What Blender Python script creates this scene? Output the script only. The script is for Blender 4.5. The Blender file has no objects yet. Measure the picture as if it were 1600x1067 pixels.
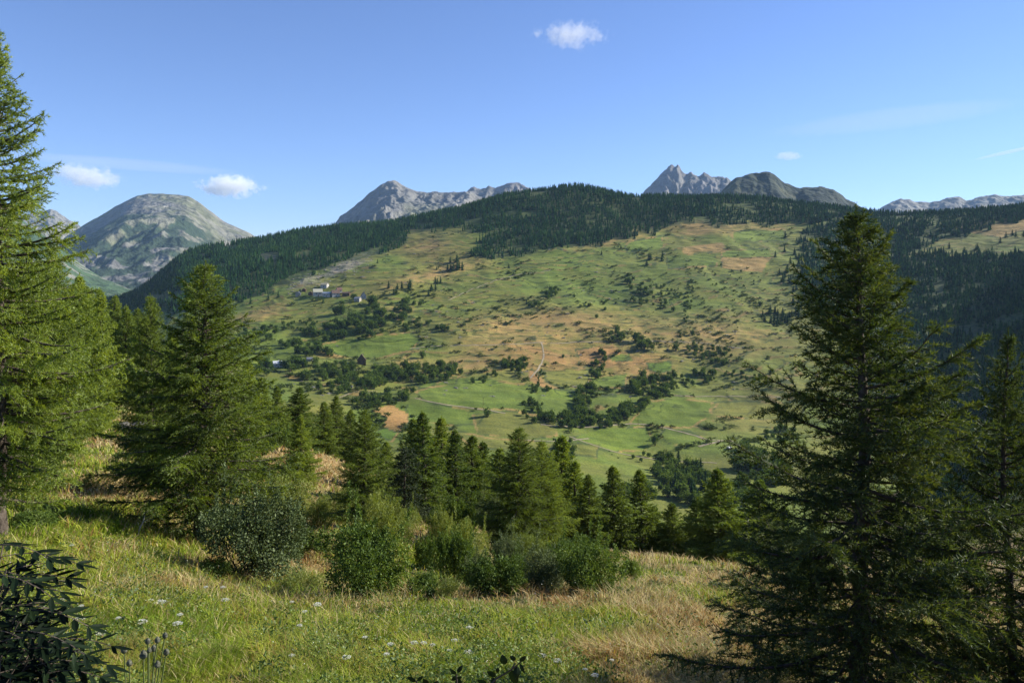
import bpy, math, random
import numpy as np
from mathutils import Vector

# ------------------------------------------------------------------ camera, sky, sun, exposure
scene = bpy.context.scene
W0, H0, F, CX, HV = 1600, 1067, 1244.0, 800.0, 430.0     # photograph size, focal length in px, centre column, eye-level row
cam_d = bpy.data.cameras.new('camera'); cam = bpy.data.objects.new('camera', cam_d)
scene.collection.objects.link(cam); scene.camera = cam
cam.location = (0, 0, 0); cam.rotation_euler = (math.radians(90), 0, 0)
cam_d.sensor_width = 36; cam_d.lens = 36 * F / W0
cam_d.shift_y = -(H0 / 2 - HV) / W0
cam_d.clip_start = 0.1; cam_d.clip_end = 60000

SUN_AZ, SUN_EL = math.radians(72), math.radians(28)       # azimuth to the right of the view direction
SUN_DIR = Vector((math.sin(SUN_AZ) * math.cos(SUN_EL), math.cos(SUN_AZ) * math.cos(SUN_EL), math.sin(SUN_EL)))
world = bpy.data.worlds.new('World'); scene.world = world; world.use_nodes = True
wn = world.node_tree; bg = wn.nodes['Background']
sky = wn.nodes.new('ShaderNodeTexSky'); sky.sky_type = 'NISHITA'; sky.sun_disc = False
sky.sun_elevation = SUN_EL; sky.sun_rotation = SUN_AZ; sky.altitude = 1700
sky.air_density = 1.0; sky.dust_density = 0.0; sky.ozone_density = 5.0
tint = wn.nodes.new('ShaderNodeMixRGB'); tint.blend_type = 'MULTIPLY'; tint.inputs[0].default_value = 1; tint.inputs[2].default_value = (.98, .925, 1.06, 1)   # clear high mountain air
wn.links.new(sky.outputs[0], tint.inputs[1]); wn.links.new(tint.outputs[0], bg.inputs[0]); bg.inputs[1].default_value = 0.092
sun_d = bpy.data.lights.new('sun', 'SUN'); sun = bpy.data.objects.new('sun', sun_d)
scene.collection.objects.link(sun)
sun_d.energy = 5.0; sun_d.angle = math.radians(0.55); sun_d.color = (1.0, 0.94, 0.80)
sun.rotation_euler = SUN_DIR.to_track_quat('Z', 'Y').to_euler()
sun.location = (300, 80, 180)
scene.view_settings.view_transform = 'Standard'; scene.view_settings.look = 'None'
scene.view_settings.exposure = 0.95; scene.view_settings.gamma = 1.0; scene.view_settings.use_curve_mapping = False
cy = scene.cycles
cy.max_bounces = 9; cy.diffuse_bounces = 1; cy.glossy_bounces = 2; cy.transmission_bounces = 3
cy.volume_bounces = 8; cy.transparent_max_bounces = 4; cy.use_denoising = True
cy.caustics_reflective = False; cy.caustics_refractive = False

rng = np.random.default_rng(7)
C = scene.collection
HAZE = 2.6e-5

# ------------------------------------------------------------------ helpers
def tag(o, label=None, cat=None, group=None, kind=None):
    if label: o['label'] = label
    if cat: o['category'] = cat
    if group: o['group'] = group
    if kind: o['kind'] = kind
    return o

def mesh_np(name, V, F_list, mats=None, col=None, smooth=False, matidx=None):
    """V (n,3); F_list: list of (m,k) index arrays"""
    me = bpy.data.meshes.new(name)
    V = np.asarray(V, np.float32)
    me.vertices.add(len(V)); me.vertices.foreach_set('co', V.ravel())
    nl = sum(f.size for f in F_list); npoly = sum(len(f) for f in F_list)
    loops = np.concatenate([f.ravel() for f in F_list]).astype(np.int32)
    starts = []; p = 0
    for f in F_list:
        k = f.shape[1]; starts.append(p + np.arange(len(f)) * k); p += f.size
    me.loops.add(nl); me.loops.foreach_set('vertex_index', loops)
    me.polygons.add(npoly); me.polygons.foreach_set('loop_start', np.concatenate(starts).astype(np.int32))
    me.polygons.foreach_set('use_smooth', np.full(npoly, bool(smooth)))
    if matidx is not None: me.polygons.foreach_set('material_index', np.asarray(matidx, np.int32))
    me.update(calc_edges=True)
    if col is not None:
        a = me.color_attributes.new('Col', 'FLOAT_COLOR', 'POINT')
        c4 = np.ones((len(V), 4), np.float32); c4[:, :3] = col
        a.data.foreach_set('color', c4.ravel())
    for m in (mats or []): me.materials.append(m)
    return me

def obj(name, me, parent=None, loc=None):
    o = bpy.data.objects.new(name, me); C.objects.link(o)
    if parent is not None: o.parent = parent
    if loc is not None: o.location = loc
    return o

def empty(name, loc=(0, 0, 0), rz=0.0, sc=1.0):
    o = bpy.data.objects.new(name, None); C.objects.link(o); o.empty_display_size = 0.5
    o.location = loc; o.rotation_euler = (0, 0, rz); o.scale = (sc, sc, sc) if np.isscalar(sc) else sc
    return o

class Geo:
    """collects polygons of mixed sizes"""
    def __init__(s): s.V = []; s.Fs = {}; s.n = 0
    def add(s, V, Fs):
        V = np.asarray(V, float).reshape(-1, 3)
        for f in Fs:
            f = np.asarray(f, int)
            if f.ndim == 1: f = f[None, :]
            s.Fs.setdefault(f.shape[1], []).append(f + s.n)
        s.V.append(V); s.n += len(V)
    def tube(s, P, R, k=6):
        P = np.asarray(P, float); n = len(P); R = np.broadcast_to(R, (n,))
        T = np.gradient(P, axis=0); T /= np.linalg.norm(T, axis=1)[:, None] + 1e-9
        ref = np.array([0, 0, 1.0]) if abs(T[0, 2]) < .8 else np.array([1.0, 0, 0])
        A = np.cross(T, ref); A /= np.linalg.norm(A, axis=1)[:, None] + 1e-9
        B = np.cross(T, A)
        th = np.arange(k) * 2 * np.pi / k
        V = P[:, None] + R[:, None, None] * (np.cos(th)[None, :, None] * A[:, None] + np.sin(th)[None, :, None] * B[:, None])
        i = np.arange(n - 1)[:, None] * k; j = np.arange(k)[None]; j2 = (j + 1) % k
        q = np.stack([i + j, i + j2, i + k + j2, i + k + j], -1).reshape(-1, 4)
        s.add(V, [q])
        s.add([P[0], P[-1]], [])   # spare points close nothing but keep ends simple
    def box(s, c, d, rz=0):
        x, y, z = np.array(d) / 2
        v = np.array([[-x, -y, -z], [x, -y, -z], [x, y, -z], [-x, y, -z], [-x, -y, z], [x, -y, z], [x, y, z], [-x, y, z]])
        cr, sr = math.cos(rz), math.sin(rz)
        v = np.stack([v[:, 0] * cr - v[:, 1] * sr, v[:, 0] * sr + v[:, 1] * cr, v[:, 2]], 1) + np.array(c)
        s.add(v, [[0, 3, 2, 1], [4, 5, 6, 7], [0, 1, 5, 4], [1, 2, 6, 5], [2, 3, 7, 6], [3, 0, 4, 7]])
    def build(s, name, mat, smooth=False):
        return mesh_np(name, np.concatenate(s.V), [np.concatenate(f) for f in s.Fs.values()], [mat], smooth=smooth)

def _hash(ix, iy, seed):
    h = (ix.astype(np.int64) * 374761393 + iy.astype(np.int64) * 668265263 + seed * 1442695041) & 0xFFFFFFFF
    h = ((h ^ (h >> 13)) * 1274126177) & 0xFFFFFFFF
    return ((h ^ (h >> 16)) & 0xFFFFFF) / float(0xFFFFFF)
def vnoise(x, y, seed=0):
    x = np.asarray(x, float); y = np.asarray(y, float)
    ix = np.floor(x); iy = np.floor(y); fx = x - ix; fy = y - iy
    fx = fx * fx * (3 - 2 * fx); fy = fy * fy * (3 - 2 * fy)
    a = _hash(ix, iy, seed); b = _hash(ix + 1, iy, seed); c = _hash(ix, iy + 1, seed); d = _hash(ix + 1, iy + 1, seed)
    return (a * (1 - fx) + b * fx) * (1 - fy) + (c * (1 - fx) + d * fx) * fy
def fbm(x, y, seed=0, octv=4, gain=.5):
    s = 0; a = 1; t = 0
    for o in range(octv):
        s = s + a * vnoise(x * 2 ** o + 17.3 * o, y * 2 ** o - 9.1 * o, seed + o); t += a; a *= gain
    return s / t                                   # 0..1
def ridged(x, y, seed=0, octv=5, gain=.55):
    s = 0; a = 1; t = 0
    for o in range(octv):
        n = 1 - np.abs(2 * vnoise(x * 2 ** o + 31 * o, y * 2 ** o + 7 * o, seed + o) - 1)
        s = s + a * n * n; t += a; a *= gain
    return s / t
def sstep(a, b, x):
    t = np.clip((x - a) / (b - a), 0, 1); return t * t * (3 - 2 * t)
def pchip(x, y, xi):
    """monotone cubic; y (..., n)"""
    x = np.asarray(x, float); y = np.asarray(y, float); h = np.diff(x); dl = np.diff(y, axis=-1) / h
    m = np.zeros_like(y)
    w1 = 2 * h[1:] + h[:-1]; w2 = h[1:] + 2 * h[:-1]
    a, b = dl[..., :-1], dl[..., 1:]
    with np.errstate(divide='ignore', invalid='ignore'):
        hm = (w1 + w2) / (w1 / a + w2 / b)
    m[..., 1:-1] = np.where(a * b > 0, hm, 0)
    m[..., 0] = dl[..., 0]; m[..., -1] = dl[..., -1]
    i = np.clip(np.searchsorted(x, xi) - 1, 0, len(x) - 2); t = np.clip((xi - x[i]) / h[i], 0, 1)
    h00 = 2 * t ** 3 - 3 * t ** 2 + 1; h10 = t ** 3 - 2 * t ** 2 + t; h01 = -2 * t ** 3 + 3 * t ** 2; h11 = t ** 3 - t ** 2
    return h00 * y[..., i] + h10 * h[i] * m[..., i] + h01 * y[..., i + 1] + h11 * h[i] * m[..., i + 1]
def inpoly(u, v, poly):
    r = np.zeros(np.shape(u), bool); n = len(poly); j = n - 1
    for i in range(n):
        xi, yi = poly[i]; xj, yj = poly[j]
        if yi != yj:
            r ^= ((yi > v) != (yj > v)) & (u < (xj - xi) * (v - yi) / (yj - yi) + xi)
        j = i
    return r

# ------------------------------------------------------------------ materials
def mat_new(name):
    m = bpy.data.materials.new(name); m.use_nodes = True
    nt = m.node_tree; nt.nodes.clear(); return m, nt
def N(nt, t, **kw):
    n = nt.nodes.new(t)
    for k, v in kw.items(): setattr(n, k, v)
    return n
def ramp(nt, stops):
    r = N(nt, 'ShaderNodeValToRGB'); e = r.color_ramp.elements
    while len(e) < len(stops): e.new(0.5)
    for x, (p, c) in zip(e, stops): x.position = p; x.color = (*c, 1)
    return r
def mat_leaf(name, cols, trans=.35, scale=.8, rough=.6, gloss=.04, island=.55):
    """leaf material: colour varies by clump, by leaf and by plant"""
    m, nt = mat_new(name); L = nt.links.new
    tc = N(nt, 'ShaderNodeTexCoord'); no = N(nt, 'ShaderNodeTexNoise'); no.inputs['Scale'].default_value = scale; no.inputs['Detail'].default_value = 2
    L(tc.outputs['Object'], no.inputs['Vector'])
    geo = N(nt, 'ShaderNodeNewGeometry'); oi = N(nt, 'ShaderNodeObjectInfo')
    a = N(nt, 'ShaderNodeMath', operation='MULTIPLY_ADD'); a.inputs[1].default_value = island; L(geo.outputs['Random Per Island'], a.inputs[0])
    b = N(nt, 'ShaderNodeMath', operation='MULTIPLY_ADD'); b.inputs[1].default_value = .30; b.inputs[2].default_value = -.15 - island * .5; L(oi.outputs['Random'], b.inputs[0])
    L(b.outputs[0], a.inputs[2])
    c = N(nt, 'ShaderNodeMath', operation='ADD', use_clamp=True); L(a.outputs[0], c.inputs[0]); L(no.outputs[0], c.inputs[1])
    r = ramp(nt, list(zip(np.linspace(.12, .88, len(cols)), cols))); L(c.outputs[0], r.inputs[0])
    d = N(nt, 'ShaderNodeBsdfDiffuse'); t = N(nt, 'ShaderNodeBsdfTranslucent'); g = N(nt, 'ShaderNodeBsdfGlossy')
    g.inputs['Roughness'].default_value = rough; g.inputs['Color'].default_value = (.8, .85, .8, 1)
    L(r.outputs[0], d.inputs[0])
    mx = N(nt, 'ShaderNodeMixRGB', blend_type='MULTIPLY'); mx.inputs[0].default_value = 1; mx.inputs[2].default_value = (1.25, 1.15, .5, 1)
    L(r.outputs[0], mx.inputs[1]); L(mx.outputs[0], t.inputs[0])
    s1 = N(nt, 'ShaderNodeMixShader'); s1.inputs[0].default_value = trans; L(d.outputs[0], s1.inputs[1]); L(t.outputs[0], s1.inputs[2])
    s2 = N(nt, 'ShaderNodeMixShader'); s2.inputs[0].default_value = gloss; L(s1.outputs[0], s2.inputs[1]); L(g.outputs[0], s2.inputs[2])
    o = N(nt, 'ShaderNodeOutputMaterial'); L(s2.outputs[0], o.inputs[0]); return m
def mat_rough(name, c1, c2, scale=4., rough=.9, bump=0., attr=False, det=5, vary=.5, trans=0., scale2=0.):
    m, nt = mat_new(name); L = nt.links.new
    tc = N(nt, 'ShaderNodeTexCoord'); no = N(nt, 'ShaderNodeTexNoise'); no.inputs['Scale'].default_value = scale; no.inputs['Detail'].default_value = det
    L(tc.outputs['Object'], no.inputs['Vector'])
    if attr:
        at = N(nt, 'ShaderNodeAttribute', attribute_name='Col')
        r = ramp(nt, [(.25, (1 - vary,) * 3), (.75, (1 + vary,) * 3)]); L(no.outputs[0], r.inputs[0])
        mx = N(nt, 'ShaderNodeMixRGB', blend_type='MULTIPLY'); mx.inputs[0].default_value = 1
        L(at.outputs['Color'], mx.inputs[1]); L(r.outputs[0], mx.inputs[2]); col = mx.outputs[0]
        if scale2:
            n2 = N(nt, 'ShaderNodeTexNoise'); n2.inputs['Scale'].default_value = scale2; n2.inputs['Detail'].default_value = 8; n2.inputs['Roughness'].default_value = .75; mp = N(nt, 'ShaderNodeMapping'); mp.inputs['Scale'].default_value = (.35, 1.2, 1.2); L(tc.outputs['Object'], mp.inputs[0]); L(mp.outputs[0], n2.inputs['Vector'])
            r2 = ramp(nt, [(.32, (.52, .60, .50)), (.5, (1, 1, 1)), (.68, (1.42, 1.28, 1.25))]); L(n2.outputs[0], r2.inputs[0]); m2 = N(nt, 'ShaderNodeMixRGB', blend_type='MULTIPLY'); m2.inputs[0].default_value = 1
            L(col, m2.inputs[1]); L(r2.outputs[0], m2.inputs[2]); col = m2.outputs[0]
            # weedy banks and walls that follow the terraces of the far hillside
            sp = N(nt, 'ShaderNodeSeparateXYZ'); L(tc.outputs['Object'], sp.inputs[0]); na = N(nt, 'ShaderNodeTexNoise'); na.inputs['Scale'].default_value = .010; na.inputs['Detail'].default_value = 4; L(tc.outputs['Object'], na.inputs['Vector'])
            mz = N(nt, 'ShaderNodeMath', operation='MULTIPLY'); mz.inputs[1].default_value = 1 / 6.5; L(sp.outputs[2], mz.inputs[0]); mb = N(nt, 'ShaderNodeMath', operation='MULTIPLY_ADD'); mb.inputs[1].default_value = 9.; L(na.outputs[0], mb.inputs[0]); L(mz.outputs[0], mb.inputs[2])
            fr = N(nt, 'ShaderNodeMath', operation='FRACT'); L(mb.outputs[0], fr.inputs[0]); rb = ramp(nt, [(.0, (0, 0, 0)), (.70, (0, 0, 0)), (.78, (1, 1, 1)), (.90, (1, 1, 1)), (.98, (0, 0, 0))]); L(fr.outputs[0], rb.inputs[0])
            nb_ = N(nt, 'ShaderNodeTexNoise'); nb_.inputs['Scale'].default_value = .022; nb_.inputs['Detail'].default_value = 4; L(mp.outputs[0], nb_.inputs['Vector']); rm = ramp(nt, [(.43, (0, 0, 0)), (.52, (1, 1, 1))]); L(nb_.outputs[0], rm.inputs[0])
            fy = N(nt, 'ShaderNodeMapRange'); fy.inputs[1].default_value = 800; fy.inputs[2].default_value = 950; fy.inputs[3].default_value = 0; fy.inputs[4].default_value = .8; L(sp.outputs[1], fy.inputs[0])
            k1 = N(nt, 'ShaderNodeMath', operation='MULTIPLY'); L(rb.outputs[0], k1.inputs[0]); L(rm.outputs[0], k1.inputs[1]); k2 = N(nt, 'ShaderNodeMath', operation='MULTIPLY'); L(k1.outputs[0], k2.inputs[0]); L(fy.outputs[0], k2.inputs[1])
            m3 = N(nt, 'ShaderNodeMixRGB', blend_type='MULTIPLY'); m3.inputs[2].default_value = (.28, .35, .26, 1); L(k2.outputs[0], m3.inputs[0]); L(col, m3.inputs[1]); col = m3.outputs[0]
    else:
        r = ramp(nt, [(.3, c1), (.7, c2)]); L(no.outputs[0], r.inputs[0]); col = r.outputs[0]
    p = N(nt, 'ShaderNodeBsdfPrincipled'); p.inputs['Roughness'].default_value = rough
    p.inputs['Specular IOR Level'].default_value = .2
    L(col, p.inputs['Base Color'])
    out = p.outputs[0]
    if trans:
        t = N(nt, 'ShaderNodeBsdfTranslucent'); L(col, t.inputs[0]); s = N(nt, 'ShaderNodeMixShader'); s.inputs[0].default_value = trans
        L(p.outputs[0], s.inputs[1]); L(t.outputs[0], s.inputs[2]); out = s.outputs[0]
    if bump:
        b = N(nt, 'ShaderNodeBump'); b.inputs['Strength'].default_value = bump; b.inputs['Distance'].default_value = 1 / scale
        L(no.outputs[0], b.inputs['Height']); L(b.outputs[0], p.inputs['Normal'])
    o = N(nt, 'ShaderNodeOutputMaterial'); L(out, o.inputs[0]); return m

# ------------------------------------------------------------------ the terrain: one height function
YK = np.array([2, 4, 6, 10, 16, 25, 38, 55, 80, 115, 160, 230, 320, 430, 540, 650, 800, 1000, 1250, 1500, 1800, 2100, 2400, 3000, 5000, 12000.])
TV = {  # image row of the ground at each depth, per image column
 -900: [1870,1380,1205,1010,860,740,640,560,500,440,400,370,350,340,340,345,350,360,370,380,390,400,410,420,480,460],
 -300: [1870,1380,1210,1020,900,780,690,620,560,510,465,430,400,390,390,400,410,420,430,440,450,460,470,480,500,460],
 0:    [1870,1375,1195,1000,885,800,728,672,625,575,530,492,465,470,480,490,495,498,500,500,498,490,500,510,500,460],
 200:  [1870,1380,1208,1025,918,838,755,698,662,622,592,575,580,600,620,620,600,570,532,505,480,464,474,500,500,460],
 300:  [1870,1385,1213,1034,940,872,790,728,690,650,620,605,610,630,650,640,600,560,502,455,418,396,412,470,500,460],
 400:  [1870,1385,1215,1040,957,895,822,760,705,670,655,660,680,700,715,668,612,560,490,436,398,378,395,460,500,460],
 500:  [1870,1385,1215,1040,965,910,840,780,722,705,705,712,725,740,740,680,622,562,484,427,386,360,380,450,500,460],
 600:  [1870,1385,1215,1040,965,913,855,805,772,758,756,760,765,770,765,698,634,566,480,420,376,350,372,450,500,460],
 700:  [1870,1385,1215,1040,965,915,865,830,805,800,800,800,800,795,775,706,642,572,485,421,364,332,356,440,500,460],
 800:  [1870,1385,1215,1040,965,915,872,852,838,838,842,845,840,825,785,716,650,580,494,425,357,308,335,430,500,460],
 900:  [1870,1385,1215,1040,965,915,875,866,866,870,874,870,860,845,800,732,666,594,504,432,358,297,325,430,500,460],
 1000: [1870,1385,1215,1045,966,915,878,874,884,890,892,886,872,852,806,746,680,606,512,440,364,310,335,430,500,460],
 1100: [1870,1390,1220,1050,970,920,889,886,898,904,906,900,885,862,815,760,692,615,518,443,366,310,335,430,500,460],
 1200: [1870,1400,1225,1065,985,930,899,898,910,916,918,910,895,870,822,770,700,620,524,446,372,315,340,430,500,460],
 1300: [1870,1410,1235,1085,1005,950,918,912,920,926,928,920,905,880,832,775,704,620,526,448,378,327,350,430,500,460],
 1400: [1870,1420,1245,1110,1035,978,945,935,935,938,940,930,912,885,835,770,692,602,512,442,385,338,360,430,500,460],
 1600: [1870,1430,1260,1140,1070,1010,975,960,955,950,945,930,900,850,775,700,615,535,462,408,362,326,350,430,500,460],
 2000: [1870,1440,1280,1170,1110,1060,1020,1000,990,975,950,900,820,700,560,430,325,245,180,165,225,270,330,430,500,460],  # unseen ridge right of the frame, raised to shade the wooded slope
 2500: [1870,1450,1290,1190,1130,1080,1050,1030,1010,990,950,870,740,560,400,270,180,130,120,130,200,260,330,430,500,460],  # outer part of the same added shading ridge
}
UK = np.array(sorted(TV)); ZT = np.array([[(HV - v) / F * y for v, y in zip(TV[u], YK)] for u in UK])
SK = (UK - CX) / F
DY = np.concatenate([np.geomspace(2, 500, 260, endpoint=False), np.arange(500, 2160, 5.), np.geomspace(2160, 12000, 30)])
DS = np.linspace(SK[0], SK[-1], 900)
ZD = pchip(YK, ZT, DY)                       # (nu, nY)
ZD = pchip(SK, ZD.T, DS)                     # (nY, nS)
def Hbase(x, y):
    yy = np.clip(y, 4, 12000); s = np.clip(x / yy, DS[0], DS[-1] - 1e-6)
    fy = np.interp(yy, DY, np.arange(len(DY))); fs = (s - DS[0]) / (DS[1] - DS[0])
    i = np.minimum(fy.astype(int), len(DY) - 2); j = np.minimum(fs.astype(int), len(DS) - 2); a = fy - i; b = fs - j
    z = (ZD[i, j] * (1 - a) + ZD[i + 1, j] * a) * (1 - b) + (ZD[i, j + 1] * (1 - a) + ZD[i + 1, j + 1] * a) * b
    return z + np.where(y < 4, .32 * (4 - y), 0)
def H(x, y):
    x = np.asarray(x, float); y = np.asarray(y, float)
    z = Hbase(x, y)
    near = 1 - sstep(120, 400, y)
    z = z + near * ((fbm(x / 1.7, y / 1.7, 3, 3) - .5) * .22 + (fbm(x / 9, y / 9, 5, 2) - .5) * .9 * sstep(14, 40, y))
    far = sstep(450, 700, y) * (1 - sstep(3500, 6000, y))
    z = z + far * ((fbm(x / 120, y / 120, 9, 4) - .5) * 17 * (1 - .55 * sstep(1900, 2080, y)) + (ridged(x / 70 + y / 300, y / 240, 12, 3) - .5) * 2.6 + (fbm(x / 30, y / 12, 15, 2) - .5) * 1.2)
    ft = far * sstep(800, 1000, y)          # old terraces
    zt = z / 9.0 + (fbm(x / 110, y / 110, 21, 3) - .5) * 5
    fr = zt - np.floor(zt)
    z = z + ft * 2.2 * (fr - sstep(.78, 1.0, fr))
    return z
def pix(x, y, z): return CX + F * x / y, HV - F * z / y
def ground_at(u, v, ymin=480., ymax=2150.):
    """depth at which the ground seen in image column u lies at row v"""
    u = np.atleast_1d(np.asarray(u, float)); v = np.atleast_1d(np.asarray(v, float))
    ys = np.geomspace(ymin, ymax, 420); s = (u - CX) / F
    X = s[:, None] * ys[None]; Yg = np.broadcast_to(ys, X.shape)
    vt = HV - F * H(X, Yg) / Yg
    hit = vt <= v[:, None]; k = np.where(hit.any(1), hit.argmax(1), len(ys) - 1)
    y = ys[k]; x = s * y
    return x, y, H(x, y)

# ---- ground colour (grass species, mown or dry fields, scree: real differences of the soil and plants)
GRN = np.array((.098, .138, .022)); GRN2 = np.array((.088, .126, .018)); OLV = np.array((.122, .132, .026)); TAN = np.array((.250, .175, .062))
ORG = np.array((.270, .165, .060)); SCR = np.array((.21, .19, .155)); FLR = np.array((.040, .060, .020)); STR = np.array((.360, .265, .120))
BLOBS = [  # u, v, ru, rv, tilt(deg), colour, weight
 (905, 430, 110, 42, 0, GRN, .9), (1120, 410, 130, 45, 0, OLV, .8), (1060, 450, 150, 40, 0, GRN, .6), (1150, 380, 70, 18, 0, GRN, .5),
 (900, 505, 120, 24, 0, TAN, .75), (760, 540, 90, 38, -25, TAN, .8), (860, 560, 70, 34, 0, ORG, .85), (1090, 530, 130, 30, 0, TAN, .75), (1000, 575, 60, 26, 0, ORG, .7),
 (1200, 470, 60, 30, 0, OLV, .6), (1180, 600, 90, 34, 0, OLV, .9), (1130, 660, 80, 30, 0, OLV, .8), (1170, 650, 50, 22, 0, TAN, .35),
 (670, 385, 46, 20, 0, TAN, .7), (700, 420, 70, 12, -14, TAN, .7), (640, 440, 60, 10, -14, TAN, .6), (1100, 355, 120, 9, 0, TAN, .9), (960, 372, 60, 9, -12, TAN, .9),
 (620, 482, 32, 8, 0, TAN, .8), (400, 490, 44, 9, -18, TAN, .8), (520, 505, 100, 24, 0, GRN, .6), (430, 560, 60, 40, 0, GRN2, .7), (600, 540, 120, 22, 0, GRN2, .8),
 (800, 640, 160, 50, 0, GRN2, .9), (960, 680, 180, 60, 0, GRN2, .85), (520, 426, 52, 7, -22, SCR, .7), (555, 408, 36, 7, -25, SCR, .8), (470, 440, 24, 7, -25, SCR, .7),
 (420, 402, 18, 9, 0, SCR, .9), (300, 450, 50, 12, -15, SCR, .5), (250, 465, 40, 8, 0, TAN, .7), (640, 570, 30, 12, 0, TAN, .6), (525, 553, 34, 8, 0, TAN, .9),
 (1480, 390, 60, 20, -10, OLV, .9), (1590, 350, 40, 16, 0, TAN, .7), (1560, 400, 60, 14, 0, GRN, .7), (1090, 740, 90, 30, 0, OLV, .7), (730, 470, 70, 16, -20, OLV, .6), (1010, 420, 30, 10, 0, GRN, .5),
]
FIELDS = [  # sharp edged fields
 (GRN2 * 1.05, [(652, 612), (700, 590), (760, 592), (860, 606), (910, 612), (920, 640), (870, 655), (800, 640), (730, 640), (665, 628)]),
 (GRN2, [(640, 630), (700, 634), (760, 645), (750, 662), (700, 665), (640, 650)]),
 (ORG * .95, [(578, 640), (610, 631), (640, 645), (642, 660), (625, 676), (600, 668), (605, 652)]),
 (np.array((.075, .13, .016)), [(600, 668), (625, 676), (612, 690), (585, 680)]),
 (GRN2 * 1.1, [(500, 540), (560, 527), (640, 520), (655, 532), (640, 548), (590, 560), (530, 556)]),
 (GRN2, [(640, 590), (720, 586), (715, 600), (655, 606)]),
 (np.array((.088, .128, .015)), [(984, 668), (1000, 630), (1060, 622), (1120, 628), (1110, 650), (1080, 668), (1050, 667), (1010, 664)]),
 (np.array((.092, .135, .016)), [(895, 684), (940, 670), (1010, 668), (1022, 690), (1010, 702), (960, 706), (905, 692)]),
 (np.array((.092, .130, .018)), [(1030, 680), (1040, 668), (1080, 675), (1108, 690), (1090, 696), (1045, 694)]),
 (np.array((.085, .140, .016)), [(1013, 566), (1050, 564), (1052, 578), (1030, 582), (1015, 576)]),
 (GRN2, [(925, 590), (980, 586), (980, 606), (928, 606)]), (OLV * 1.05, [(850, 580), (922, 578), (920, 602), (880, 604), (856, 596)]),
 (ORG, [(830, 576), (855, 598), (876, 606), (850, 604), (826, 592)]),
 (OLV, [(1110, 628), (1170, 626), (1250, 630), (1255, 650), (1180, 655), (1110, 650)]),
 (OLV * .9, [(740, 648), (800, 642), (870, 656), (868, 680), (830, 686), (750, 678)]), (OLV, [(700, 668), (760, 684), (850, 690), (940, 695), (930, 715), (850, 705), (740, 700)]),
 (ORG * .9, [(900, 545), (960, 540), (985, 560), (950, 575), (905, 570)]), (GRN2, [(950, 556), (985, 553), (990, 562), (952, 565)]),
 (GRN * 1.1, [(985, 376), (1040, 368), (1035, 388), (975, 396)]), (GRN * 1.1, [(1145, 362), (1225, 358), (1230, 378), (1150, 376)]), (TAN, [(1065, 388), (1130, 380), (1135, 392), (1070, 396)]),
 (GRN * 1.1, [(1130, 390), (1200, 388), (1205, 402), (1130, 402)]), (TAN, [(1130, 400), (1200, 404), (1190, 424), (1125, 420)]),
 (GRN, [(1040, 400), (1120, 396), (1118, 415), (1045, 420)]), (TAN, [(1470, 355), (1600, 335), (1640, 348), (1560, 372)]),
]
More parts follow.
